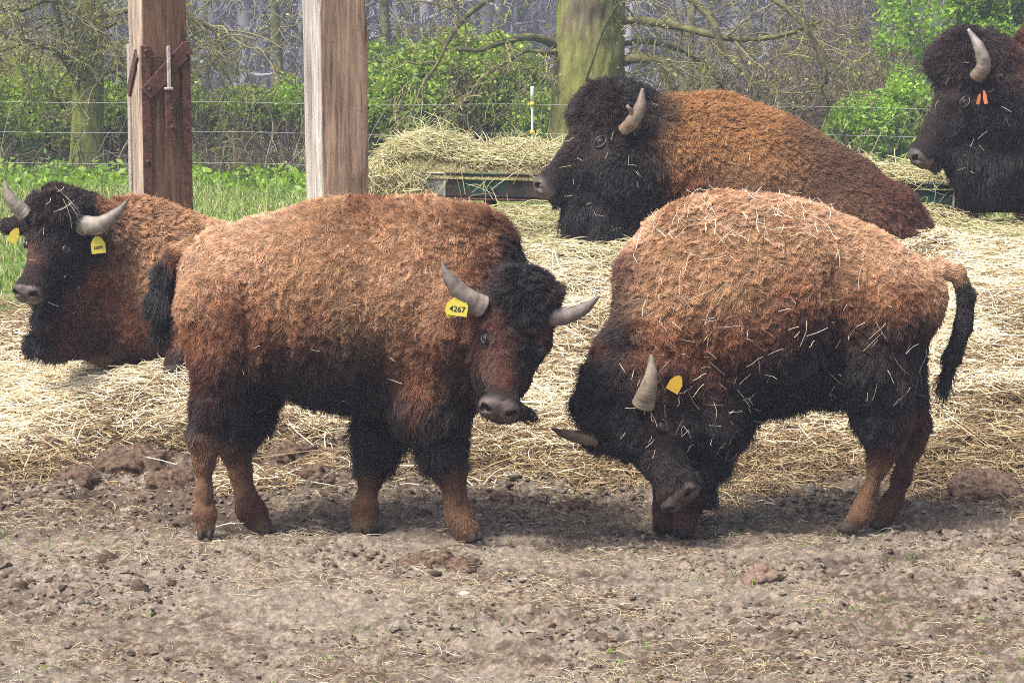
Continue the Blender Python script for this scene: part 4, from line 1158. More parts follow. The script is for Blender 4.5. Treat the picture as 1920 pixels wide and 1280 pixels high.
def bedding():
    st = 0.03
    xs = np.arange(-4.6, 4.9, st); ys = np.concatenate([np.arange(11.8, 15.6, st), np.arange(15.6, 20.2, 0.06)])
    X, Y = np.meshgrid(xs, ys, indexing='ij')
    x, y = X.ravel(), Y.ravel()
    m = hay_edge(x, y)
    z = terrain(x, y) + hay_height(x, y) + np.clip(m, -.6, .25) * 0.22
    ny = len(ys)
    i = np.arange(len(xs) - 1)[:, None] * ny + np.arange(ny - 1)[None, :]
    F = np.stack([i, i + ny, i + ny + 1, i + 1], -1).reshape(-1, 4)
    F = F[(m[F] > -0.35).any(1)]
    P = np.stack([x, y, z], -1)
    up = sstep(14.6, 15.8, y + 0.0 * x)[:, None]
    old = (sstep(0.9, 0.0, m) * 0.8)[:, None]
    c = np.array([0.40, 0.31, 0.16]) * (1 - up) + np.array([0.24, 0.22, 0.10]) * up
    c = c * (1 - old) + np.array([0.15, 0.095, 0.055]) * old
    c = c * (0.5 + 0.8 * fbm(P, 14, 3, 101))[:, None]
    mt = noisy(material('hay_mat', rough=0.8, spec=.2), (0.45, 0.42, 0.38), (1.5, 1.45, 1.35), scale=(1, 1, 1), nscale=90, detail=6, bump=1.0, bdist=0.02, use_attr=True)
    used = np.unique(F); mp = np.full(len(P), -1); mp[used] = np.arange(len(used))
    o = mesh_obj('hay_bedding', P[used], mp[F], mt, col=c[used])
    tag(o, 'thick bed of straw and hay banked up behind the standing bison', 'straw', kind='stuff')
    # straws
    R = np.random.default_rng(5)
    n = NF(330000)
    y = 11.6 + 8.2 * R.random(n) ** 1.5
    x = (R.random(n) - .5) * 2 * (0.20 * y + 0.55)
    m = hay_edge(x, y)
    keep = (m > R.normal(-0.05, .28, n))
    x, y, m = x[keep], y[keep], m[keep]
    n = len(x)
    P2 = np.stack([x, y, np.zeros(n)], -1)
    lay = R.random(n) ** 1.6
    z = terrain(x, y) + hay_height(x, y) + np.clip(m, -.3, .25) * .22 + 0.004 + lay * 0.055
    ori = noise3(P2, 3.5, 111) * 9 + noise3(P2, 11, 112) * 3
    az = ori + R.normal(0, .75, n)
    pitch = R.normal(0, .17, n)
    L = R.lognormal(math.log(.13), .45, n)
    C = STRAW[R.choice(6, n, p=[.28, .24, .2, .1, .1, .08])]
    G = HAYG[R.choice(6, n, p=[.25, .25, .2, .15, .1, .05])]
    O = OLD[R.choice(6, n, p=[.25, .25, .2, .15, .1, .05])]
    patch = fbm(P2, 1.4, 3, 113)
    up = sstep(14.4, 15.6, y + (patch - .5) * 2.0 - 0.5 * sstep(1.0, 2.0, x))[:, None]
    old = np.clip(sstep(0.75, 0.05, m) * 0.85 + sstep(.54, .66, fbm(P2, 2.3, 3, 114)) * .5 + sstep(1.0, 2.0, x) * sstep(13.6, 12.9, y) * .5, 0, 1)
    isold = (R.random(n) < old)[:, None]
    c = C * (1 - up) + G * up
    c = np.where(isold, O, c) * R.uniform(.8, 1.15, (n, 1))
    c = c * (0.68 + 0.32 * sstep(0, .5, lay))[:, None]  # shade inside the pile put into the colour, deeper stalks darker
    S3 = strands(np.stack([x, y, z], -1), L, az, pitch, .8, 6)
    o = curves_obj('loose_straw', S3, np.array([1, 1, .95, .6]) * 0.0022 * R.uniform(.6, 1.25, (n, 1)), c, MAT_STRAW)
    tag(o, 'pale loose straw stalks scattered over the bedding', 'straw', kind='stuff')

def scatter_front():
    R = np.random.default_rng(15)
    # stray stalks and fibres on the bare soil
    n = NF(26000)
    y = 8.7 + 4.2 * R.random(n) ** .9
    x = (R.random(n) - .5) * 2 * (0.19 * y + .3)
    P = np.stack([x, y, np.zeros(n)], -1)
    k = (fbm(P, 2.2, 3, 121) + 0.22 * sstep(11.0, 12.6, y) + .08 * sstep(9.6, 9.0, y)) > R.normal(.56, .06, n)
    x, y = x[k], y[k]; n = len(x)
    z = ground_z(x, y)[0] + 0.004 + R.random(n) * .006
    L = R.lognormal(math.log(.034), .6, n)
    c = np.where(R.random((n, 1)) < .62, OLD[R.integers(0, 6, n)] * 1.1, STRAW[R.integers(0, 6, n)] * .75)
    S3 = strands(np.stack([x, y, z], -1), L, R.random(n) * 6.28, R.normal(0, .12, n), .9, 16)
    o = curves_obj('stray_stalks', S3, np.array([1, 1, .9, .5]) * 0.0009 * R.uniform(.5, 1.3, (n, 1)), c * .85, MAT_STRAW)
    tag(o, 'thin dry stalks strewn over the trodden soil in front', 'straw', kind='stuff')
    # clods
    n = 26000
    y = 8.7 + 4.4 * R.random(n)
    x = (R.random(n) - .5) * 2 * (0.19 * y + .3)
    P = np.stack([x, y, np.zeros(n)], -1)
    k = (fbm(P, 3.0, 3, 131) + 0.15 * sstep(11.0, 12.4, y)) > R.normal(.55, .07, n)
    x, y = x[k], y[k]; n = len(x)
    z = ground_z(x, y)[0]
    base = np.array([(1, 0, 0), (-1, 0, 0), (0, 1, 0), (0, -1, 0), (0, 0, 1), (.6, .6, .55), (-.6, .6, .5), (.6, -.6, .6), (-.6, -.6, .5)])
    t = [(4, 7, 5), (4, 5, 6), (4, 6, 8), (4, 8, 7), (5, 0, 2), (5, 7, 0), (6, 2, 1), (5, 2, 6), (8, 6, 1), (8, 1, 3), (7, 8, 3), (7, 3, 0)]
    T = np.array(t)
    r = R.lognormal(math.log(.0065), .5, n) * (1 + .7 * sstep(11.6, 12.6, y))
    a = R.random(n) * 6.28
    V = np.repeat(base[None], n, 0) * (1 + R.normal(0, .3, (n, 9, 1)))
    V = V * np.stack([R.uniform(.8, 1.7, n), R.uniform(.7, 1.2, n), R.uniform(.5, 1.0, n)], -1)[:, None]
    ca, sa = np.cos(a)[:, None], np.sin(a)[:, None]
    V = np.stack([V[..., 0] * ca - V[..., 1] * sa, V[..., 0] * sa + V[..., 1] * ca, V[..., 2]], -1) * r[:, None, None]
    V = V + np.stack([x, y, z - r * .15], -1)[:, None]
    F = (T[None] + np.arange(n)[:, None, None] * 9).reshape(-1, 3)
    cc = np.where(R.random((n, 1)) < .35, np.array([.08, .057, .04]), np.array([.195, .163, .126])) * R.uniform(.7, 1.25, (n, 1))
    m = noisy(material('clod_soil', rough=0.95, spec=.1), (0.6, 0.6, 0.6), (1.3, 1.3, 1.3), nscale=8, bump=.6, use_attr=True)
    o = mesh_obj('soil_crumbs', V.reshape(-1, 3), F, m, col=np.repeat(cc, 9, 0), smooth=False)
    tag(o, 'crumbly clods of dry mud scattered over the trodden ground', 'clods', kind='stuff')

def big_clods():
    """dark lumps of trodden dung and mud at the foot of the straw bank"""
    spots = [(560, 860, .17, .05), (250, 880, .20, .06), (60, 860, .22, .07), (140, 905, .16, .05), (330, 915, .15, .045), (600, 900, .12, .04), (1130, 880, .13, .04),
             (800, 1062, .15, .03), (870, 1068, .10, .028), (1430, 1085, .10, .030), (190, 790, .16, .05), (30, 790, .16, .05), (1850, 930, .22, .06), (930, 940, .13, .04), (1080, 960, .12, .035)]
    m = noisy(material('dung', rough=0.9, spec=.2), (0.030, 0.018, 0.012), (0.17, 0.115, 0.078), scale=(1, 1, 1), nscale=45, bump=1, bdist=.012)
    pinkish = noisy(material('dry_clod', rough=0.95, spec=.1), (0.12, 0.082, 0.062), (0.23, 0.160, 0.122), scale=(1, 1, 1), nscale=60, bump=.6)
    where = ['low dark clod under the belly of the left standing bison', 'dark muddy lump left of the hind hooves of the left bison', 'largest dark dung heap at the far left edge of the straw', 'dark lump between two heaps at the left straw edge',
             'dark lump just left of the hind leg of the left standing bison', 'small dark lump behind the far hind hoof of the left bison', 'reddish brown lump under the left horn tip of the grazing bison', 'flat dark dung patch in front of the forelegs of the left bison',
             'small dark dung lump touching the flat patch', 'dry pinkish clod lying alone on bare soil before the grazing bison', 'dark clod lying up in the pale straw below the lying bison', 'dark clod in the straw at the left edge of the photo',
             'dark lump of old bedding at the lower right straw edge', 'dark lump between the two standing bison near the hooves', 'low dark clod left of the foreleg of the grazing bison']
    for i, (px, py, w, h) in enumerate(spots):
        # walk down the sight line to the ground
        best = None
        for Y in np.arange(9, 16, .03):
            p = pix(px, py, Y)
            if p[2] <= float(terrain(p[0], p[1])) + .01:
                best = p; break
        R = np.random.default_rng(200 + i)
        V, F = uv_sphere((0, 0, 0), 1, 36, 60)
        V = V * np.array([w * .85, w * .7, h * 1.25])
        a = R.random() * 3
        V = np.stack([V[:, 0] * math.cos(a * .4) - V[:, 1] * math.sin(a * .4), V[:, 0] * math.sin(a * .4) + V[:, 1] * math.cos(a * .4), V[:, 2]], -1)
        n = V / (np.linalg.norm(V, axis=1, keepdims=True) + 1e-9)
        V = V + n * ((fbm(V + i * 3.1, 9, 4, 300) - .5) * h * 3.2)[:, None] + n * ((fbm(V + i * 3.1, 34, 3, 301) - .5) * .055)[:, None]
        V = V + np.array([best[0], best[1], best[2] + h * .25])
        o = mesh_obj('mud_clod', V, F, pinkish if i == 9 else m)
        tag(o, where[i], 'mud clod', 'mud clods at the edge of the straw')
    # pale pebble
    p = pix(870, 1117, 10.2)
    for Y in np.arange(9, 13, .02):
        p = pix(870, 1117, Y)
        if p[2] < float(ground_z(np.array([p[0]]), np.array([Y]))[0][0]): break
    V, F = uv_sphere(p + np.array([0, 0, .008]), .022, 8, 12, sc=(1, .7, .5))
    tag(mesh_obj('pebble', V, F, noisy(material('pale_stone', rough=.7), (.5, .46, .4), (.75, .72, .66), nscale=40)), 'small whitish pebble lying on the bare soil', 'stone')

def bison_straw(Bs):
    """stalks caught in the coats"""
    R = np.random.default_rng(55)
    specs = [  # beast, count, px range, py range, length range
        (Bs['b'], 190, (1190, 1560), (355, 460), (.03, .11)), (Bs['b'], 60, (1200, 1760), (400, 620), (.03, .12)), (Bs['b'], 70, (1200, 1420), (560, 850), (.03, .09)), (Bs['b'], 30, (1440, 1720), (600, 760), (.03, .11)), (Bs['b'], 18, (1130, 1330), (680, 920), (.03, .07)),
        (Bs['a'], 18, (360, 860), (480, 860), (.02, .07)), (Bs['c'], 10, (40, 330), (380, 640), (.02, .06)), (Bs['d'], 34, (1030, 1230), (200, 460), (.03, .08)), (Bs['e'], 14, (1720, 1900), (70, 330), (.03, .08)), (Bs['d'], 10, (1300, 1600), (280, 400), (.03, .09))]
    A = []
    for B, n, xr, yr, lr in specs:
        for _ in range(n):
            px, py = R.uniform(*xr), R.uniform(*yr)
            o = Vector((0, 0, CAM_H)); d = (Vector(pix(px, py, B.D)) - o).normalized()
            h = B.bvh.ray_cast(o, d)
            if h[0] is None: continue
            p, nn = np.array(h[0]), np.array(h[1])
            t = np.cross(nn, R.normal(size=3)); t = norm(t)
            s = np.cross(nn, t)
            L = R.uniform(*lr) * R.choice([1, 1, .6])
            bend = R.normal(0, .07)
            lift = .030 if n != 70 else .045
            tt = np.linspace(-.5, .5, 4)
            A.append([p + nn * (lift + .012 * R.random() + .10 * L * k * R.choice([0, 1])) + t * L * k + s * bend * L * k * k * 2 for k in tt])
    A = np.array(A)
    # the wisp lying on the young bison's brow
    B = Bs['c']
    wisp = []
    for a, b in (((105, 352), (150, 400)), ((100, 398), (140, 375)), ((118, 372), (135, 430)), ((128, 378), (160, 440)), ((108, 360), (120, 350)), ((140, 400), (158, 408)), ((95, 372), (85, 384)), ((110, 395), (135, 380))):
        pts = []
        for k in range(4):
            px = a[0] + (b[0] - a[0]) * k / 3 + (3 if k in (1, 2) else 0); py = a[1] + (b[1] - a[1]) * k / 3
            c, nn = surf(B, px, max(py, 368))
            dirv = norm(np.array([0, 0, CAM_H]) - c)
            q = c + dirv * .09
            if py < 368: q = q + np.array([0, 0, (368 - py) * B.s])
            pts.append(q)
        wisp.append(pts)
    A = np.concatenate([A, np.array(wisp)])
    n = len(A)
    o = curves_obj('clinging_straw', A, np.array([1, 1, 1, .7]) * 0.0009 * R.uniform(.6, 1.2, (n, 1)), STRAW[R.choice([0, 1, 2, 5, 1, 3], n)] * R.uniform(.6, 1, (n, 1)), MAT_STRAW)
    tag(o, 'bits of pale straw caught in the coats of the bison', 'straw', kind='stuff')

# ================================================================== timber posts
def wood_mat(name, c1, c2):
    return noisy(material(name, rough=0.85, spec=.2), c1, c2, scale=(34, 34, 2.0), nscale=1.6, detail=12, bump=.35, bdist=.010, use_attr=True, lo=.36, hi=.62, rough=.72)

def post(px_c, w, Y, yaw, lean, label, colL, colF, dark=0):
    c = pix(px_c, 200, Y)
    zb = float(terrain(c[0], Y)) - .4
    root = empty('timber_post', (c[0], Y, zb + .4), label, 'post', 'old timber posts behind the bison')
    n, m = 72, 150
    hz = np.linspace(zb, 3.2, m)
    a = np.linspace(0, 2 * math.pi, n, endpoint=False)
    e = 10
    cs = np.sign(np.cos(a)) * np.abs(np.cos(a)) ** (2 / e); sn = np.sign(np.sin(a)) * np.abs(np.sin(a)) ** (2 / e)
    V, C = [], []
    for z in hz:
        x, y = cs * w / 2, sn * w / 2
        t = 1 + .012 * math.sin(z * 2.1 + px_c)
        V.append(np.stack([x * t, y * t, np.full(n, z)], -1))
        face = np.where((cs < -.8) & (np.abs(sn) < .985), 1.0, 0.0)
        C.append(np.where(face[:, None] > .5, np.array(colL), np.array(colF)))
    V = np.concatenate(V); C = np.concatenate(C)
    Q = V * np.array([24, 24, 1.6]) + px_c
    rel = (fbm(Q, 1, 4, 141) - .5) * .016 - .010 * sstep(.60, .72, fbm(V * np.array([9, 9, .9]) + px_c, 3.0, 3, 142))
    nrm = V.copy(); nrm[:, 2] = 0; nrm /= np.linalg.norm(nrm, axis=1, keepdims=True)
    V = V + nrm * rel[:, None]
    C = C * (0.55 + .9 * fbm(Q * .4, 1, 3, 144))[:, None]
    V[:, 0] += (V[:, 2] - 1) * lean
    R = np.array([[math.cos(yaw), -math.sin(yaw), 0], [math.sin(yaw), math.cos(yaw), 0], [0, 0, 1]])
    W = V @ R.T + np.array([c[0], Y, 0])
    F = [(i * n + j, i * n + (j + 1) % n, (i + 1) * n + (j + 1) % n, (i + 1) * n + j) for i in range(m - 1) for j in range(n)]
    F.append(tuple((m - 1) * n + j for j in range(n)))
    mesh_obj('beam', W, F, wood_mat('weathered_wood', (.42, .38, .34), (1.35, 1.35, 1.35)), root, col=C)
    def loc(u, v, z):  # local face coordinates -> world ; v = outwards from the front face
        return R @ np.array([u + (z - 1) * lean, -w / 2 - v, 0]) + np.array([c[0], Y, z])
    return root, R, loc, c

RUST = noisy(material('rusty_iron', rough=0.75, spec=.35), (0.030, 0.015, 0.012), (0.12, 0.050, 0.028), scale=(1, 1, 1), nscale=38, bump=.5, bdist=.004)
PALEIRON = noisy(material('worn_iron', rough=0.6, spec=.4), (0.24, 0.20, 0.18), (0.45, 0.40, 0.37), scale=(1, 1, 1), nscale=50, bump=.2)

def posts():
    Y = 15.3
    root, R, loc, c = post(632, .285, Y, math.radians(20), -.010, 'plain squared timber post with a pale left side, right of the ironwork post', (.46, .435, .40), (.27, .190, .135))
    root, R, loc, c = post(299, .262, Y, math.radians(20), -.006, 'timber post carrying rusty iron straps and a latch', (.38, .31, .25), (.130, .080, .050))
    s = Y / FPX
    def zof(py): return pix(300, py, Y)[2]
    def bar(u0, py0, u1, py1, wd, th, name, mat=RUST, v=.006):
        a, b = np.array(loc(u0, v + th / 2, zof(py0))), np.array(loc(u1, v + th / 2, zof(py1)))
        d = norm(b - a); nrm = R @ np.array([0, -1.0, 0]); s_ = np.cross(d, nrm)
        V, F = box((a + b) / 2, (np.linalg.norm(b - a), wd, th), np.stack([d, s_, nrm], 1))
        return bevel(mesh_obj(name, V, F, mat, root, smooth=False), .003, 1)
    # u measured from the middle of the front face, metres
    bar(-.098, 85, -.098, 420, .050, .012, 'iron_strap')
    bar(.118, 78, .118, 420, .048, .014, 'iron_strap')
    bar(-.105, 176, .128, 88, .078, .012, 'diagonal_strap', v=.021)
    bar(-.085, 168, .108, 92, .010, .006, 'strap_edge', PALEIRON, v=.034) if False else None
    bar(.018, 86, .018, 168, .019, .019, 'latch_rod', PALEIRON, v=.035)
    bar(-.008, 165, .036, 165, .014, .034, 'latch_collar', PALEIRON, v=.030)
    bar(.025, 172, .025, 262, .052, .024, 'latch_plate', v=.022)
    bar(-.08, 106, .0, 106, .008, .008, 'iron_pin', v=.01)
    for u, py, v in ((.03, 203, .046), (.03, 237, .046), (-.098, 95, .018), (-.085, 166, .033), (.118, 100, .033), (-.098, 300, .018), (.118, 240, .020)):
        p = loc(u, v, zof(py)); nrm = R @ np.array([0, -1.0, 0])
        V, F = tube([p, p + nrm * .010], [.011, .009], 8)
        mesh_obj('bolt', V, F, RUST, root)
    # straps on the left face
    def sbar(y0, py0, y1, py1, wd, th, name, mat=RUST):
        f = lambda yy, py: R @ np.array([-.131 - th / 2 - .004, yy, 0]) + np.array([c[0], Y, zof(py)])
        a, b = f(y0, py0), f(y1, py1)
        d = norm(b - a); nrm = R @ np.array([-1.0, 0, 0]); s_ = np.cross(d, nrm)
        V, F = box((a + b) / 2, (np.linalg.norm(b - a), wd, th), np.stack([d, s_, nrm], 1))
        return bevel(mesh_obj(name, V, F, mat, root, smooth=False), .003, 1)
    sbar(.10, 84, .10, 360, .05, .012, 'side_strap', PALEIRON)
    sbar(-.10, 100, .11, 176, .07, .014, 'side_brace')

# ================================================================== hay trough
def trough():
    green = noisy(material('trough_paint', rough=0.55, spec=.4), (0.012, 0.012, 0.011), (0.055, 0.040, 0.032), scale=(1, 1, 1), nscale=9, bump=.2)
    m = green; b = m.node_tree.nodes['Principled BSDF']
    tc = nd(m, 'ShaderNodeTexCoord'); nz = nd(m, 'ShaderNodeTexNoise'); nz.inputs['Scale'].default_value = 3.2; nz.inputs['Detail'].default_value = 7
    lk(m, tc.outputs['Object'], nz.inputs['Vector'])
    cr = nd(m, 'ShaderNodeValToRGB'); cr.color_ramp.elements[0].position = .56; cr.color_ramp.elements[1].position = .62
    lk(m, nz.outputs['Fac'], cr.inputs[0])
    mx = nd(m, 'ShaderNodeMix', data_type='RGBA')
    src = b.inputs['Base Color'].links[0].from_socket
    lk(m, cr.outputs[0], mx.inputs[0]); lk(m, src, mx.inputs[6]); mx.inputs[7].default_value = (0.008, 0.050, 0.036, 1)
    lk(m, mx.outputs[2], b.inputs['Base Color'])
    grey = noisy(material('trough_galvanised', rough=.5, spec=.5), (.16, .18, .17), (.33, .36, .33), scale=(1, 1, 1), nscale=14, bump=.2)
    pale = noisy(material('worn_edge', rough=.5, spec=.5), (.28, .26, .24), (.5, .48, .45), nscale=3, bump=.1)
    A = pix(745, 324, 17.25); Bp = pix(2080, 354, 16.95)
    root = empty('hay_trough', (A[0], A[1], float(terrain(A[0], A[1]))), 'long low metal hay trough with flaking green paint behind the lying bison', 'feeding trough')
    u = norm(Bp - A); L = np.linalg.norm(Bp - A); Lh = np.linalg.norm((Bp - A)[:2])
    back = norm(np.array([-u[1], u[0], 0])); up = np.cross(u, back)
    Rm = np.stack([u, back, up], 1)
    def bx(name, t, v, w, size, mat, par=root):
        V, F = box(A + u * t + back * v + up * w, size, Rm)
        return bevel(mesh_obj(name, V, F, mat, par, smooth=False), .004, 1)
    h = .135; W = .50
    t1 = .29
    bx('side_panel', t1 / 2, 0, -h / 2, (t1 - .004, .012, h), grey)
    cuts = [t1, 2.05, 3.35, L]
    for a, b_ in zip(cuts[:-1], cuts[1:]):
        bx('side_panel', (a + b_) / 2, 0, -h / 2, (b_ - a - .006, .012, h), green)
        bx('side_panel', (a + b_) / 2, W, -h / 2, (b_ - a - .006, .012, h), green)
        bx('rim', (a + b_) / 2, -.004, .004, (b_ - a - .006, .03, .012), green)
        bx('rim', (a + b_) / 2, W, .004, (b_ - a - .006, .03, .012), green)
    bx('rim', t1 / 2, -.004, .004, (t1 - .004, .03, .010), pale)
    for a in cuts[:-1]:
        bx('seam_strip', a, -.010, -h / 2, (.014, .012, h + .01), pale)
    for t in (0, L): bx('end_panel', t, W / 2, -h / 2, (.012, W, h), grey)
    bx('trough_bottom', L / 2, W / 2, -h - .006, (L, W, .012), green)
    bx('lower_angle', L / 2, -.002, -h - .014, (L, .04, .014), RUST)
    for t in (.55, 2.6, 4.1):
        for v in (.05, W - .05):
            bx('leg', t, v, -h - .30, (.05, .05, .58), RUST)
    # heaped hay
    R = np.random.default_rng(66)
    def heap(t):   # height of the heap along the trough
        return np.interp(t, [-.2, -.05, .12, .3, .48, .62, .8, 1.05, 1.5, 2.0, 2.6, 3.0, 3.6, 4.3], [-.06, .13, .235, .20, .12, .15, .16, .10, .14, .18, .12, .05, .07, .04])
    ns, nv = 120, 26
    tt = np.linspace(-.16, L, ns); vv = np.linspace(-.02, W + .05, nv)
    V = []
    for t in tt:
        for v in vv:
            q = math.sin(math.pi * (v + .02) / (W + .07)) ** .6
            z = heap(t) * q + (fbm(np.array([[t, v, 0]]), 6, 3, 151)[0] - .5) * .10 * q - .03
            if t < .06: z -= .05
            V.append(A + u * t + back * v + up * z)
    i = np.arange(ns - 1)[:, None] * nv + np.arange(nv - 1)[None, :]
    F = np.stack([i, i + nv, i + nv + 1, i + 1], -1).reshape(-1, 4)
    V = np.array(V)
    mt = noisy(material('trough_hay', rough=0.8, spec=.2), (0.12, 0.105, 0.04), (0.40, 0.36, 0.18), scale=(1, 1, 1), nscale=60, detail=6, bump=1.0, bdist=0.02)
    o = mesh_obj('hay_heap', V, F, mt)
    tag(o, 'loose greenish hay heaped in the long metal trough', 'hay', kind='stuff')
    n = NF(26000)
    t = R.uniform(-.18, L, n); v = R.uniform(.03, W + .05, n)
    q = np.sin(np.pi * np.clip((v + .02) / (W + .07), 0, 1)) ** .6
    z = heap(t) * q + (fbm(np.stack([t, v, 0 * t], -1), 6, 3, 151) - .5) * .10 * q - .02 + R.random(n) ** 2 * .05
    P = A + u * t[:, None] + back * v[:, None] + up * z[:, None]
    az = noise3(P, 5, 160) * 9 + R.normal(0, .8, n)
    pit = R.normal(0, .28, n)
    L_ = R.lognormal(math.log(.12), .45, n)
    S1 = strands(P, L_, az, pit, .9, 67)
    # wisps hanging over the near side and off the left end, and upright stalks
    n2 = NF(5200)
    t = np.where(R.random(n2) < .5, R.uniform(-.22, .22, n2), R.uniform(0, L, n2))
    m_ = (t < .15) | (R.random(n2) < .04)
    t = t[m_]; n2 = len(t)
    drop = np.where(t < .24, R.uniform(.05, .30, n2), R.uniform(.02, .14, n2))
    P = A + u * t[:, None] + back * (R.uniform(-.07, -.015, n2))[:, None] + up * (.03 - drop)[:, None] + back * 0
    S2 = strands(P, R.uniform(.08, .26, n2), R.normal(0, .5, n2) + R.choice([0, 3.14], n2), R.choice([-1, 1], n2) * R.normal(.85, .35, n2), .6, 68)
    n3 = NF(700)
    t = R.uniform(-.1, L, n3)
    v = R.uniform(.1, .5, n3)
    P = A + u * t[:, None] + back * v[:, None] + up * (heap(t) + .02)[:, None]
    S3_ = strands(P, R.uniform(.12, .30, n3), R.random(n3) * 6.28, R.normal(.9, .4, n3), .5, 69)
    Sx = np.concatenate([S1, S2, S3_])
    n = len(Sx)
    o = curves_obj('trough_stalks', Sx, np.array([1, 1, .9, .5]) * 0.0021 * R.uniform(.6, 1.2, (n, 1)), HAYG[R.choice(6, n, p=[.25, .25, .15, .18, .07, .10])] * R.uniform(.8, 1.2, (n, 1)), MAT_STRAW)
    tag(o, 'hay stalks sticking up and hanging over the trough side', 'hay', kind='stuff')
# ================================================================== foliage
def leaf_mat(name):
    m = bpy.data.materials.new(name)
    m.use_nodes = True
    nt = m.node_tree
    b = nt.nodes['Principled BSDF']
    at = nd(m, 'ShaderNodeAttribute'); at.attribute_name = 'col'
    lk(m, at.outputs['Color'], b.inputs['Base Color'])
    b.inputs['Roughness'].default_value = .45
    b.inputs['Specular IOR Level'].default_value = .35
    tr = nd(m, 'ShaderNodeBsdfTranslucent')
    hs = nd(m, 'ShaderNodeVectorMath', operation='MULTIPLY'); hs.inputs[1].default_value = (1.5, 1.35, .6)
    lk(m, at.outputs['Color'], hs.inputs[0]); lk(m, hs.outputs[0], tr.inputs['Color'])
    mx = nd(m, 'ShaderNodeMixShader'); mx.inputs[0].default_value = .42
    out = nt.nodes['Material Output']
    lk(m, b.outputs[0], mx.inputs[1]); lk(m, tr.outputs[0], mx.inputs[2]); lk(m, mx.outputs[0], out.inputs[0])
    return m
MAT_LEAF = leaf_mat('spring_leaf')
MAT_TWIG = material('twig', rough=.8, spec=.2, attr=True)
GREEN = np.array([(0.20, 0.32, 0.035), (0.26, 0.38, 0.050), (0.15, 0.25, 0.028), (0.33, 0.44, 0.08), (0.09, 0.16, 0.02)])
LIME = np.array([(0.20, 0.36, 0.035), (0.26, 0.42, 0.05), (0.15, 0.29, 0.03), (0.30, 0.45, 0.08), (0.10, 0.2, 0.02)])
MOSS = np.array([(0.20, 0.23, 0.06), (0.26, 0.27, 0.09), (0.15, 0.17, 0.05), (0.3, 0.29, 0.12), (0.10, 0.11, 0.035)])

def leaves(P, size, pal, R, n_up=.5):
    n = len(P)
    nn = R.normal(size=(n, 3)); nn[:, 2] += n_up; nn /= np.linalg.norm(nn, axis=1, keepdims=True)
    a = np.cross(nn, R.normal(size=(n, 3))); a /= np.linalg.norm(a, axis=1, keepdims=True)
    b = np.cross(nn, a)
    s = size * R.uniform(.45, 1.55, (n, 1))
    V = np.stack([P - a * s * .5, P + b * s * .3 + nn * s * .06, P + a * s * .5, P - b * s * .3 + nn * s * .06], 1).reshape(-1, 3)
    F = np.arange(4 * n).reshape(-1, 4)
    c = pal[R.integers(0, len(pal), n)] * R.uniform(.75, 1.25, (n, 1))
    return V, F, np.repeat(c, 4, 0)

def grow(p, d, L, r, depth, R, out, spread=.6, gnarl=.25, grav=.0, kids=(3, 5), shrink=.62, maxd=5):
    K = 6
    pts = [p.copy()]
    dd = d.copy()
    for k in range(K - 1):
        dd = norm(dd + R.normal(0, gnarl, 3) + np.array([0, 0, grav]))
        pts.append(pts[-1] + dd * L / (K - 1))
    r1 = r * .55
    out.append((np.array(pts), np.linspace(r, r1, K), depth))
    if depth >= maxd: return
    for _ in range(R.integers(*kids)):
        t = R.uniform(.25, 1.0)
        i = min(int(t * (K - 1)), K - 2); f = t * (K - 1) - i
        q = pts[i] * (1 - f) + pts[i + 1] * f
        dn = norm(norm(pts[i + 1] - pts[i]) + R.normal(0, spread, 3))
        grow(q, dn, L * shrink * R.uniform(.7, 1.2), (r + (r1 - r) * t) * .6, depth + 1, R, out, spread, gnarl, grav, kids, shrink, maxd)

def twig_curves(name, br, col, parent, minr=0.0035, R=None):
    P = np.array([b[0] for b in br]); r = np.maximum(np.array([b[1] for b in br]), minr)
    c = np.array(col) * (R.uniform(.7, 1.3, (len(br), 1)) if R is not None else 1)
    o = curves_obj(name, P, r, c, MAT_TWIG, parent)
    o['kind'] = 'stuff'
    return o

def limb_mesh(br, col, mat, parent, name='branch', sides=8):
    for pts, r, d in br:
        P = bez(pts, 14)
        rr = np.interp(np.linspace(0, 1, 14), np.linspace(0, 1, len(r)), r)
        V, F = tube(P, rr, sides)
        V = V + (fbm(V, 14, 3, 170) - .5)[:, None] * .02
        mesh_obj(name, V, F, mat, parent)

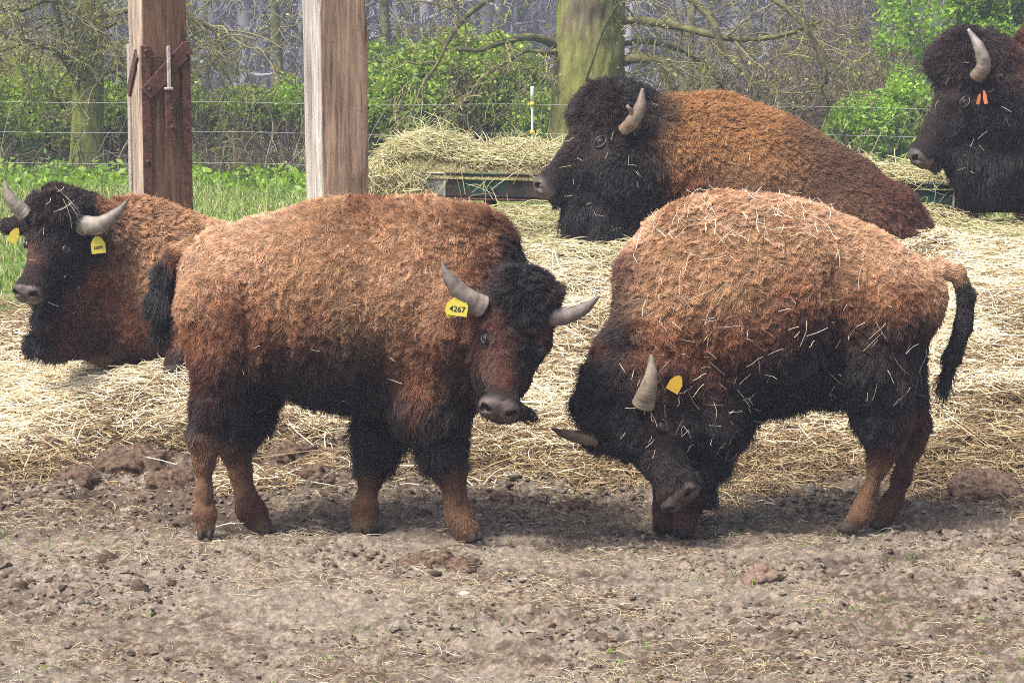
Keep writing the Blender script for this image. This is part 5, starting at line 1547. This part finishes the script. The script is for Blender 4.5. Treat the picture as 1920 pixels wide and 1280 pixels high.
def shrub(px, py_top, px_half, Y, name, label, pal, n, leaf=.05, bare=.25, twigs=60, seed=0, py_bot=None, twig_col=(.10, .075, .05), depth=1.1, cat='bush', up=0.0, thin=.47, maxd=3):
    R = np.random.default_rng(1000 + seed)
    top = pix(px, py_top, Y)
    z0 = float(terrain(top[0], Y))
    H = top[2] - z0
    W = px_half * Y / FPX
    root = empty(name, (top[0], Y, z0), label, cat, 'hedge shrubs behind the fence')
    out = []
    for k in range(twigs):
        a = R.random() * 6.28; rr = R.random() ** .5
        b = np.array([top[0] + math.cos(a) * rr * W * .8, Y + math.sin(a) * depth * .6 * rr, z0 - .05])
        d = norm(np.array([math.cos(a) * .35 + R.normal(0, .15), math.sin(a) * .3, 1]))
        grow(b, d, H * R.uniform(.35, .75), R.uniform(.008, .02), 0, R, out, .55, .22, .03, (2, 4), .6, maxd)
    twig_curves('stems', out, twig_col, root, .0045, R)
    m = int(n * 3.2)
    q = R.normal(size=(m, 3)); q /= np.linalg.norm(q, axis=1, keepdims=True)
    q *= (R.random((m, 1)) ** .45)
    P = np.stack([top[0] + q[:, 0] * W, Y + q[:, 1] * depth, z0 + H * (.47 + up) + q[:, 2] * H * (.56 - up * .6)], -1)
    dens = fbm(P, 1.7, 3, 180 + seed) * .6 + fbm(P, 5.5, 2, 181 + seed) * .4
    edge = np.linalg.norm(q, axis=1)
    keep = dens > thin + .10 * (edge > .8) + bare * .1 * (P[:, 2] - z0 < H * .35)
    P = P[keep][:n]
    V, F, c = leaves(P, leaf, pal, R)
    big = fbm(P, 1.1, 2, 190 + seed)
    c = c * np.repeat(.75 + .5 * big, 4)[:, None]
    o = mesh_obj('foliage', V, F, MAT_LEAF, root, smooth=False, col=c)
    o['kind'] = 'stuff'
    return root

def hedge():
    defs = [  # px, py_top, half, Y, palette, n, leaf, thin, label, seed, up
        (20, 60, 150, 36.5, MOSS, 6500, .050, .53, 'loose mossy green shrub at the left edge behind the fence', 1, .0),
        (60, 120, 190, 35.0, GREEN, 14000, .055, .48, 'dense green shrub left of the left tree trunk', 2, .05),
        (290, 135, 170, 35.5, GREEN, 12000, .055, .485, 'green shrub between the left tree and the ironwork post', 3, .05),
        (450, 150, 120, 35.2, GREEN, 10000, .055, .48, 'low green shrub seen between the two timber posts', 4, .08),
        (545, 120, 60, 35.8, LIME, 2400, .055, .56, 'thin upright sapling beside the plain timber post', 5, .0),
        (760, 70, 135, 34.6, GREEN, 20000, .060, .455, 'tall dense green bush right of the plain timber post', 6, .03),
        (900, 55, 180, 35.4, GREEN, 25000, .060, .455, 'broad bright green bush behind the white fence stake', 7, .03),
        (1010, 170, 70, 34.4, GREEN, 5500, .055, .49, 'small green bush at the foot of the mossy oak', 8, .03),
        (1650, 175, 110, 34.0, LIME, 13000, .060, .47, 'bright lime green bush behind the back of the lying bull', 9, .06),
        (1700, 90, 60, 34.6, LIME, 3600, .060, .52, 'upright lime green sapling left of the bull at the right edge', 10, .0),
        (1860, -160, 230, 36.5, LIME, 17000, .062, .50, 'tall pale green shrub rising over the bull at the right edge', 11, .12),
        (1400, 60, 150, 37.5, MOSS, 2300, .045, .57, 'nearly bare shrub with few leaf buds over the golden back', 12, .0),
        (1560, -20, 160, 38.5, MOSS, 4200, .045, .56, 'tall bare brown shrub with sparse buds, right of the oak', 13, .0),
    ]
    for i, (px, pt, hw, Y, pal, n, lf, th, lab, sd_, up) in enumerate(defs):
        bare = i >= 11
        n = int(n * 1.6)
        shrub(px, pt, hw, Y, 'bare_shrub' if bare else 'green_shrub', lab, pal, NF(n), lf, twigs=70 if bare else (26 if n > 5000 else 14), seed=sd_, thin=th, up=up,
              twig_col=(.15, .115, .085) if bare else (.11, .085, .055), maxd=4 if bare else 3)
    # dead bramble tangle at the foot of the hedge
    R = np.random.default_rng(77)
    n = NF(4200)
    y = R.uniform(32.2, 33.6, n)
    x = R.uniform(-7.6, 8.0, n)
    base = np.stack([x, y, terrain(x, y)], -1)
    k = (fbm(base, .8, 3, 201) > .42) & ((np.abs(x + 3.2) < 1.1) | (R.random(n) < .22))
    base = base[k]; n = len(base)
    a = R.normal(0, 1, n) * 1.0 + R.choice([0, 3.14], n)
    L = R.uniform(.3, 1.1, n)
    hgt = R.uniform(.15, .65, n)
    t = np.linspace(0, 1, 6)
    hgt = hgt * R.choice([.4, .8, 1, 1.5], n); L = L * R.choice([.3, .6, 1], n)
    P = base[:, None] + np.stack([np.cos(a)[:, None] * L[:, None] * t, .4 * np.sin(a)[:, None] * L[:, None] * t, hgt[:, None] * np.sin(t * 2.5)[None]], -1)
    P = P + np.cumsum(R.normal(0, .035, P.shape), 1)
    c = np.array([(.20, .16, .11), (.26, .21, .15), (.09, .07, .05), (.06, .05, .035)])[R.integers(0, 4, n)] * R.uniform(.7, 1.2, (n, 1))
    o = curves_obj('bramble_tangle', P, np.linspace(1, .5, 6) * .0055, c, MAT_TWIG)
    tag(o, 'dead brown bramble tangle along the foot of the hedge', 'brambles', kind='stuff')
    # nettles and herbs under the hedge
    n = NF(26000)
    y = R.uniform(29.5, 34, n); x = R.uniform(-7.4, 7.5, n)
    P = np.stack([x, y, 0 * x], -1)
    hh = fbm(P, 1.6, 3, 210)
    k = hh > .49 - .12 * sstep(30, 33, y)
    P, hh = P[k], hh[k]; n = len(P)
    P[:, 2] = terrain(P[:, 0], P[:, 1]) + R.random(n) * (.10 + .9 * (hh - .37)) * .9
    V, F, c = leaves(P, .075, LIME * .9, R, .9)
    o = mesh_obj('nettles', V, F, MAT_LEAF, None, smooth=False, col=c)
    tag(o, 'fresh green nettles and herbs growing in front of the hedge', 'nettles', kind='stuff')

def meadow():
    R = np.random.default_rng(88)
    n = NF(90000)
    y = 15.5 + 17 * R.random(n) ** .8
    x = (R.random(n) - .5) * 2 * (.20 * y + .6)
    P = np.stack([x, y, 0 * x], -1)
    k = ((y > 20.3) | ((x < -1.4 + .3 * np.sin(y * 3)) & (y > 15.3 + fbm(P, 2, 2, 220)))) & (fbm(P, 1.2, 3, 221) > .40)
    x, y = x[k], y[k]; n = len(x)
    z = terrain(x, y)
    L = R.lognormal(math.log(.075), .35, n) * (1 + .6 * sstep(24, 30, y))
    a = R.random(n) * 6.28; lean = R.uniform(.1, .7, n)
    t = np.linspace(0, 1, 4)
    P = np.stack([x[:, None] + np.cos(a)[:, None] * (L * lean)[:, None] * t ** 2, y[:, None] + np.sin(a)[:, None] * (L * lean)[:, None] * t ** 2, z[:, None] + L[:, None] * t * (1 - .3 * lean[:, None] * t)], -1)
    pal = np.array([(.16, .26, .045), (.21, .31, .06), (.12, .19, .035), (.30, .34, .10), (.46, .41, .23)])
    c = pal[R.choice(5, n, p=[.25, .22, .15, .2, .18])] * R.uniform(.75, 1.2, (n, 1))
    o = curves_obj('meadow_grass', P, np.array([1, .9, .6, .2]) * .0042, c, MAT_TWIG)
    tag(o, 'short bright green grass between the straw and the hedge', 'grass', kind='stuff')
    # sparse seedlings on the soil
    n = 700
    y = R.uniform(8.8, 11.5, n); x = (R.random(n) - .5) * .4 * y
    P = np.stack([x, y, 0 * x], -1)
    k = fbm(P, 2.4, 3, 230) > .62; P = P[k]; n = len(P)
    P = P.repeat(3, 0) + R.normal(0, .008, (n * 3, 3)); P[:, 2] = ground_z(P[:, 0], P[:, 1])[0] + .004
    L = R.uniform(.01, .025, len(P)); a = R.random(len(P)) * 6.28
    t = np.linspace(0, 1, 3)
    Q = P[:, None] + np.stack([np.cos(a)[:, None] * L[:, None] * t, np.sin(a)[:, None] * L[:, None] * t, L[:, None] * t], -1)
    o = curves_obj('seedlings', Q, np.array([1, .8, .4]) * .0014, np.array([.16, .25, .06]), MAT_TWIG)
    tag(o, 'tiny green seedlings sprouting from the bare soil', 'seedlings', kind='stuff')

# ================================================================== trees
def bark_mat(name, c1, c2):
    return noisy(material(name, rough=.9, spec=.15), c1, c2, scale=(9, 9, 2.2), nscale=1.4, detail=9, bump=.8, bdist=.03, lo=.32, hi=.66, use_attr=True)

def trunk(px_b, px_t, w0, w1, Y, top_py, mat, parent, moss, barkc, seed):
    """tapered trunk with vertical bark plates; w0, w1 widths in px at the base and at the top of the picture"""
    s = Y / FPX
    b = pix(px_b, 320, Y); t = pix(px_t, top_py, Y)
    z0 = float(terrain(b[0], Y)) - .2
    zt = 7.5
    n, m = 64, 120
    hz = np.linspace(z0, zt, m)
    zb, z1 = b[2], t[2]
    V = []; C = []
    a = np.linspace(0, 2 * math.pi, n, endpoint=False)
    for z in hz:
        f = np.clip((z - zb) / (z1 - zb), -.2, 2.2)
        r = (w0 + (w1 - w0) * min(f, 1.4)) * s / 2 * (1 + .35 * math.exp(-(z - z0) * 2.2))
        cx = b[0] + (t[0] - b[0]) * f
        V.append(np.stack([cx + np.cos(a) * r, Y + np.sin(a) * r, np.full(n, z)], -1))
    V = np.concatenate(V)
    cen = np.repeat(np.stack([np.interp(hz, [zb, z1], [b[0], t[0]]), np.full(m, Y), hz], -1), n, 0)
    nrm = V - cen; nrm[:, 2] = 0; nrm /= np.linalg.norm(nrm, axis=1, keepdims=True)
    ang = np.tile(a, m)
    Q = np.stack([np.cos(ang) * 9, np.sin(ang) * 9, V[:, 2] * 2.6], -1) + seed
    ridge = 1 - np.abs(2 * fbm(Q, 1.3, 3, 240) - 1)
    V = V + nrm * ((ridge - .6) * .075)[:, None] * (w0 * s / .8)
    mo = sstep(.35, .6, fbm(V, 1.3, 3, 241) + .25 * (ridge - .6))[:, None]
    C = np.array(barkc) * (1 - mo) + np.array(moss) * mo
    C = C * (.55 + .7 * ridge)[:, None]
    F = [(i * n + j, i * n + (j + 1) % n, (i + 1) * n + (j + 1) % n, (i + 1) * n + j) for i in range(m - 1) for j in range(n)]
    mesh_obj('trunk', V, F, mat, parent, col=C)

def branch_px(pts, r0, r1, Y, R):
    P = np.array([pix(x, y, Y + dy) for x, y, dy in pts])
    P = bez(P, 6)
    return (P, np.linspace(r0, r1, 6), 0)

def sub_twigs(limbs, R, out, per=7, L=.9, maxd=3, r=.016, grav=-.02):
    for P, rr, _ in limbs:
        for _k in range(per):
            t = R.uniform(.1, 1)
            i = min(int(t * 5), 4); f = t * 5 - i
            q = P[i] * (1 - f) + P[i + 1] * f
            d = norm(norm(P[i + 1] - P[i]) * .7 + R.normal(0, .7, 3))
            grow(q, d, L * R.uniform(.6, 1.3), r * R.uniform(.6, 1.2), 1, R, out, .6, .3, grav, (3, 5), .62, maxd)

def trees():
    mat = bark_mat('mossy_bark', (.62, .62, .6), (1.3, 1.3, 1.25))
    lm = noisy(material('limb_bark', rough=.9, spec=.15), (.055, .05, .03), (.17, .165, .07), scale=(1, 1, 1), nscale=9, bump=.8, bdist=.02)
    R = np.random.default_rng(99)
    # oak
    Y = 32.0
    c = pix(1103, 330, Y)
    oak = empty('oak_tree', (c[0], Y, float(terrain(c[0], Y))), 'thick mossy oak trunk with spreading bare limbs behind the lying bull', 'tree', 'bare spring trees behind the fence')
    trunk(1098, 1108, 134, 118, Y, 0, mat, oak, (.17, .175, .052), (.115, .095, .062), 3.0)
    limbs = [branch_px(p, a, b, Y, R) for p, a, b in (
        ([(1155, 40, 0), (1200, 38, -.2), (1290, 55, -.4), (1380, 75, -.7), (1470, 66, -1), (1540, 40, -1.2)], .055, .018),
        ([(1160, 118, 0), (1190, 110, -.2), (1225, 112, -.3), (1248, 120, -.4), (1246, 148, -.4), (1260, 175, -.5)], .060, .035),
        ([(1160, 85, 0), (1210, 78, .3), (1270, 92, .5), (1330, 130, .8), (1370, 190, 1), (1400, 240, 1.1)], .035, .014),
        ([(1150, -30, 0), (1260, -20, -.3), (1330, 30, -.6), (1360, 100, -.8), (1420, 160, -.9), (1440, 210, -.9)], .055, .018),
        ([(1052, 92, 0), (1020, 75, -.2), (985, 70, -.4), (940, 80, -.5), (900, 95, -.6), (860, 92, -.7)], .055, .02),
        ([(1055, 95, 0), (1025, 100, -.3), (990, 95, -.4), (960, 110, -.6), (930, 130, -.8), (900, 150, -.9)], .03, .012),
        ([(1060, -40, 0), (980, -30, -.3), (900, 10, -.5), (850, 60, -.7), (820, 120, -.8), (800, 150, -.8)], .05, .014),
        ([(1150, -60, 0), (1300, -80, -.5), (1420, -20, -.9), (1500, 40, -1.2), (1540, 110, -1.3), (1550, 160, -1.3)], .05, .016),
        ([(1100, 150, -.4), (1130, 60, -.7), (1150, 20, -.8), (1160, -20, -.9), (1170, -60, -1), (1180, -90, -1)], .012, .008))]
    limb_mesh(limbs, None, lm, oak)
    out = []
    sub_twigs(limbs, R, out, 6, .8, 3, .013)
    twig_curves('twigs', out, (.20, .18, .085), oak, .005, R)
    ends = np.concatenate([b[0][-3:] for b in out]); ends = np.repeat(ends, 2, 0); ends = ends[R.random(len(ends)) < .6]
    V, F, cc = leaves(ends + R.normal(0, .06, ends.shape), .042, MOSS * 1.15, R)
    mesh_obj('buds', V, F, MAT_LEAF, oak, smooth=False, col=cc)['kind'] = 'stuff'
    # left tree
    Y = 33.5
    c = pix(166, 330, Y)
    lt = empty('young_tree', (c[0], Y, float(terrain(c[0], Y))), 'slim mossy tree with fine tangled branches left of the ironwork post', 'tree', 'bare spring trees behind the fence')
    trunk(163, 168, 56, 50, Y, 0, mat, lt, (.24, .26, .06), (.19, .17, .11), 8.0)
    limbs = [branch_px(p, a, b, Y, R) for p, a, b in (
        ([(145, 160, -.1), (125, 120, -.3), (100, 95, -.5), (60, 80, -.7), (20, 90, -.8), (-30, 110, -1)], .035, .012),
        ([(150, 170, -.1), (130, 110, -.3), (115, 50, -.4), (100, 0, -.5), (80, -50, -.6), (60, -90, -.6)], .045, .02),
        ([(155, 150, -.2), (140, 80, -.4), (125, 20, -.5), (110, -30, -.6), (90, -80, -.6), (85, -100, -.6)], .04, .02),
        ([(180, 90, -.1), (205, 75, -.3), (225, 100, -.4), (220, 125, -.4), (240, 128, -.4), (290, 115, -.5)], .03, .012),
        ([(182, 138, -.1), (205, 135, -.2), (235, 125, -.3), (270, 110, -.3), (330, 90, -.4), (370, 60, -.4)], .03, .012),
        ([(190, 30, -.1), (240, 20, -.2), (300, 0, -.3), (370, 40, -.4), (400, 90, -.5), (430, 150, -.6)], .045, .014),
        ([(180, 60, -.1), (230, 40, 0), (320, 20, .1), (380, 45, .2), (420, 70, .3), (470, 90, .3)], .03, .01),
        ([(150, 20, -.1), (90, 0, -.4), (40, 20, -.6), (0, 10, -.7), (-40, 0, -.8), (-90, 20, -.8)], .035, .012),
        ([(150, 60, -.1), (100, 40, .2), (50, 60, .3), (10, 40, .4), (-30, 60, .4), (-80, 60, .4)], .03, .012))]
    limb_mesh(limbs, None, lm, lt)
    out = []
    sub_twigs(limbs, R, out, 10, .75, 3, .014)
    twig_curves('twigs', out, (.20, .185, .09), lt, .0045, R)
    ends = np.concatenate([b[0][-3:] for b in out]); ends = np.repeat(ends, 2, 0); ends = ends[R.random(len(ends)) < .7]
    V, F, cc = leaves(ends + R.normal(0, .06, ends.shape), .042, MOSS * 1.2, R)
    mesh_obj('buds', V, F, MAT_LEAF, lt, smooth=False, col=cc)['kind'] = 'stuff'
    # slender bare trees further back
    names = ['thin bare tree standing between the two timber posts', 'thin bare tree just right of the plain timber post', 'slender bare tree in the gap right of the oak', 'slender grey tree above the golden back of the bull', 'slender bare tree near the right edge', 'thin bare tree left of the ironwork post']
    for i, (px, Y, lean) in enumerate(((515, 52, .05), (740, 48, -.1), (1290, 55, .08), (1470, 50, -.05), (1640, 54, .0), (30, 50, .1))):
        c = pix(px, 200, Y)
        z0 = float(terrain(c[0], Y))
        root = empty('bare_tree', (c[0], Y, z0), names[i], 'tree', 'bare spring trees behind the fence')
        P = np.array([(c[0] + lean * k * .5 + .06 * math.sin(k * 1.7 + i), Y, z0 - .1 + k * 1.1) for k in range(6)])
        V, F = tube(bez(P, 20), np.linspace(.11, .05, 20), 9)
        mesh_obj('trunk', V, F, lm, root)
        tr = [(P, np.linspace(.1, .05, 6), 0)]
        out = []
        sub_twigs(tr, R, out, 22, 1.3, 4, .026, .03)
        out = [b for b in out if b[0][:, 2].min() > z0 + .3]
        twig_curves('twigs', out, (.11, .105, .095), root, .007, R)

def far_woods():
    R = np.random.default_rng(111)
    out = []
    for k in range(900):
        Y = R.uniform(72, 135)
        x = R.uniform(-.24, .24) * Y
        z0 = float(terrain(x, Y)) - .1
        H = R.uniform(6, 11)
        P = np.stack([x + np.cumsum(R.normal(0, .10, 6)), np.full(6, Y), z0 + np.linspace(0, H, 6)], -1)
        r = R.uniform(.06, .20)
        out.append((P, np.linspace(r, r * .4, 6), 0))
        for j in range(16):
            t = R.uniform(.02, .8) * 5; i = int(t)
            q = P[i] * (1 - t + i) + P[i + 1] * (t - i)
            grow(q, norm(np.array([R.normal(0, 1), R.normal(0, .6), R.uniform(.1, 1.2)])), R.uniform(1, 2.6), r * .28, 3, R, out, .6, .22, .04, (2, 4), .6, 4)
    o = twig_curves('far_woodland', out, (.20, .195, .215), None, .014, R)  # some of the haze's pale blue put into the twig colour
    tag(o, 'hazy blue grey belt of bare woodland on the slope behind the hedge', 'woodland', kind='stuff')
    # undergrowth of the wood
    n = 16000
    y = R.uniform(66, 130, n); x = R.uniform(-.24, .24, n) * y
    P = np.stack([x, y, terrain(x, y) + R.random(n) ** 1.5 * 2.4], -1)
    k = fbm(P, .25, 3, 250) > .47
    V, F, c = leaves(P[k], .22, np.array([(.10, .105, .07), (.09, .085, .075), (.13, .15, .07), (.07, .07, .07)]), R)
    o = mesh_obj('woodland_undergrowth', V, F, MAT_LEAF, None, smooth=False, col=c)
    tag(o, 'grey green undergrowth fading among the far bare trees', 'undergrowth', kind='stuff')

# ================================================================== fence
def fence():
    Y = 27.0
    wire = material('fence_wire', (.36, .36, .35), rough=.5)
    root = empty('wire_fence', (0, Y, float(terrain(0, Y))), 'electric fence of thin pale wires strung in front of the hedge', 'fence')
    for pyl, pyr in ((188, 196), (245, 250), (302, 312)):
        a = pix(-150, pyl - 1, Y); b = pix(2080, pyr + (8 if pyl == 188 else 6), Y)
        xs = np.linspace(0, 1, 40)
        P = a[None] * (1 - xs[:, None]) + b[None] * xs[:, None]
        P[:, 2] -= .02 * np.sin(xs * math.pi * 4) ** 2
        V, F = tube(P, np.full(40, .0018), 5)
        mesh_obj('wire', V, F, wire, root)
    white = noisy(material('stake_white', rough=.5), (.68, .68, .65), (.85, .85, .82), nscale=20)
    greyp = noisy(material('stake_grey', rough=.5), (.26, .30, .33), (.42, .46, .48), nscale=20)
    ins = material('insulator', (.72, .48, .06), rough=.4)
    Y = 26.8
    t = pix(998, 162, Y); g = float(terrain(t[0], Y))
    st = empty('fence_stake', (t[0], Y, g), 'slim plastic fence stake with white top and orange insulators', 'stake', None)
    z1 = pix(998, 192, Y)[2]
    V, F = tube([(t[0], Y, z1), (t[0], Y, t[2] - .01), (t[0], Y, t[2])], [.017, .017, .012], 10)
    mesh_obj('stake_top', V, F, white, st)
    V, F = tube([(t[0], Y, g - .1), (t[0], Y, z1 - .002)], [.011, .011], 8)
    mesh_obj('stake_shaft', V, F, greyp, st)
    for py in (195, 248, 306):
        z = pix(998, py, Y)[2]
        V, F = tube([(t[0], Y, z - .022), (t[0], Y, z - .012), (t[0], Y, z + .012), (t[0], Y, z + .02)], [.013, .024, .024, .013], 10)
        mesh_obj('insulator', V, F, ins, st)

def haze(density):
    V, F = box((0, 205, 15), (1300, 440, 34))
    m = bpy.data.materials.new('air')
    m.use_nodes = True
    nt = m.node_tree
    nt.nodes.remove(nt.nodes['Principled BSDF'])
    v = nd(m, 'ShaderNodeVolumePrincipled')
    v.inputs['Color'].default_value = (.74, .80, 1.0, 1)
    v.inputs['Density'].default_value = density
    v.inputs['Anisotropy'].default_value = .2
    lk(m, v.outputs[0], nt.nodes['Material Output'].inputs['Volume'])
    o = mesh_obj('haze', V, F, m, smooth=False)
    o['kind'] = 'stuff'
HAZE = 0.0024
# ================================================================== assemble
import time
_t0 = time.time()
def step(n, f, *a):
    t = time.time(); r = f(*a); print('%-14s %.1fs' % (n, time.time() - t), flush=True); return r
step('ground', make_ground)
step('bedding', bedding)
step('posts', posts)
step('trough', trough)
step('fence', fence)
step('trees', trees)
step('hedge', hedge)
step('woods', far_woods)
step('meadow', meadow)
Bs = {}
for k, f in (('a', bison_a), ('b', bison_b), ('c', bison_c), ('d', bison_d), ('e', bison_e)):
    Bs[k] = step('bison ' + k, f)
step('front', scatter_front)
step('clods', big_clods)
step('straw', bison_straw, Bs)
if HAZE: haze(HAZE)
print('total', time.time() - _t0)
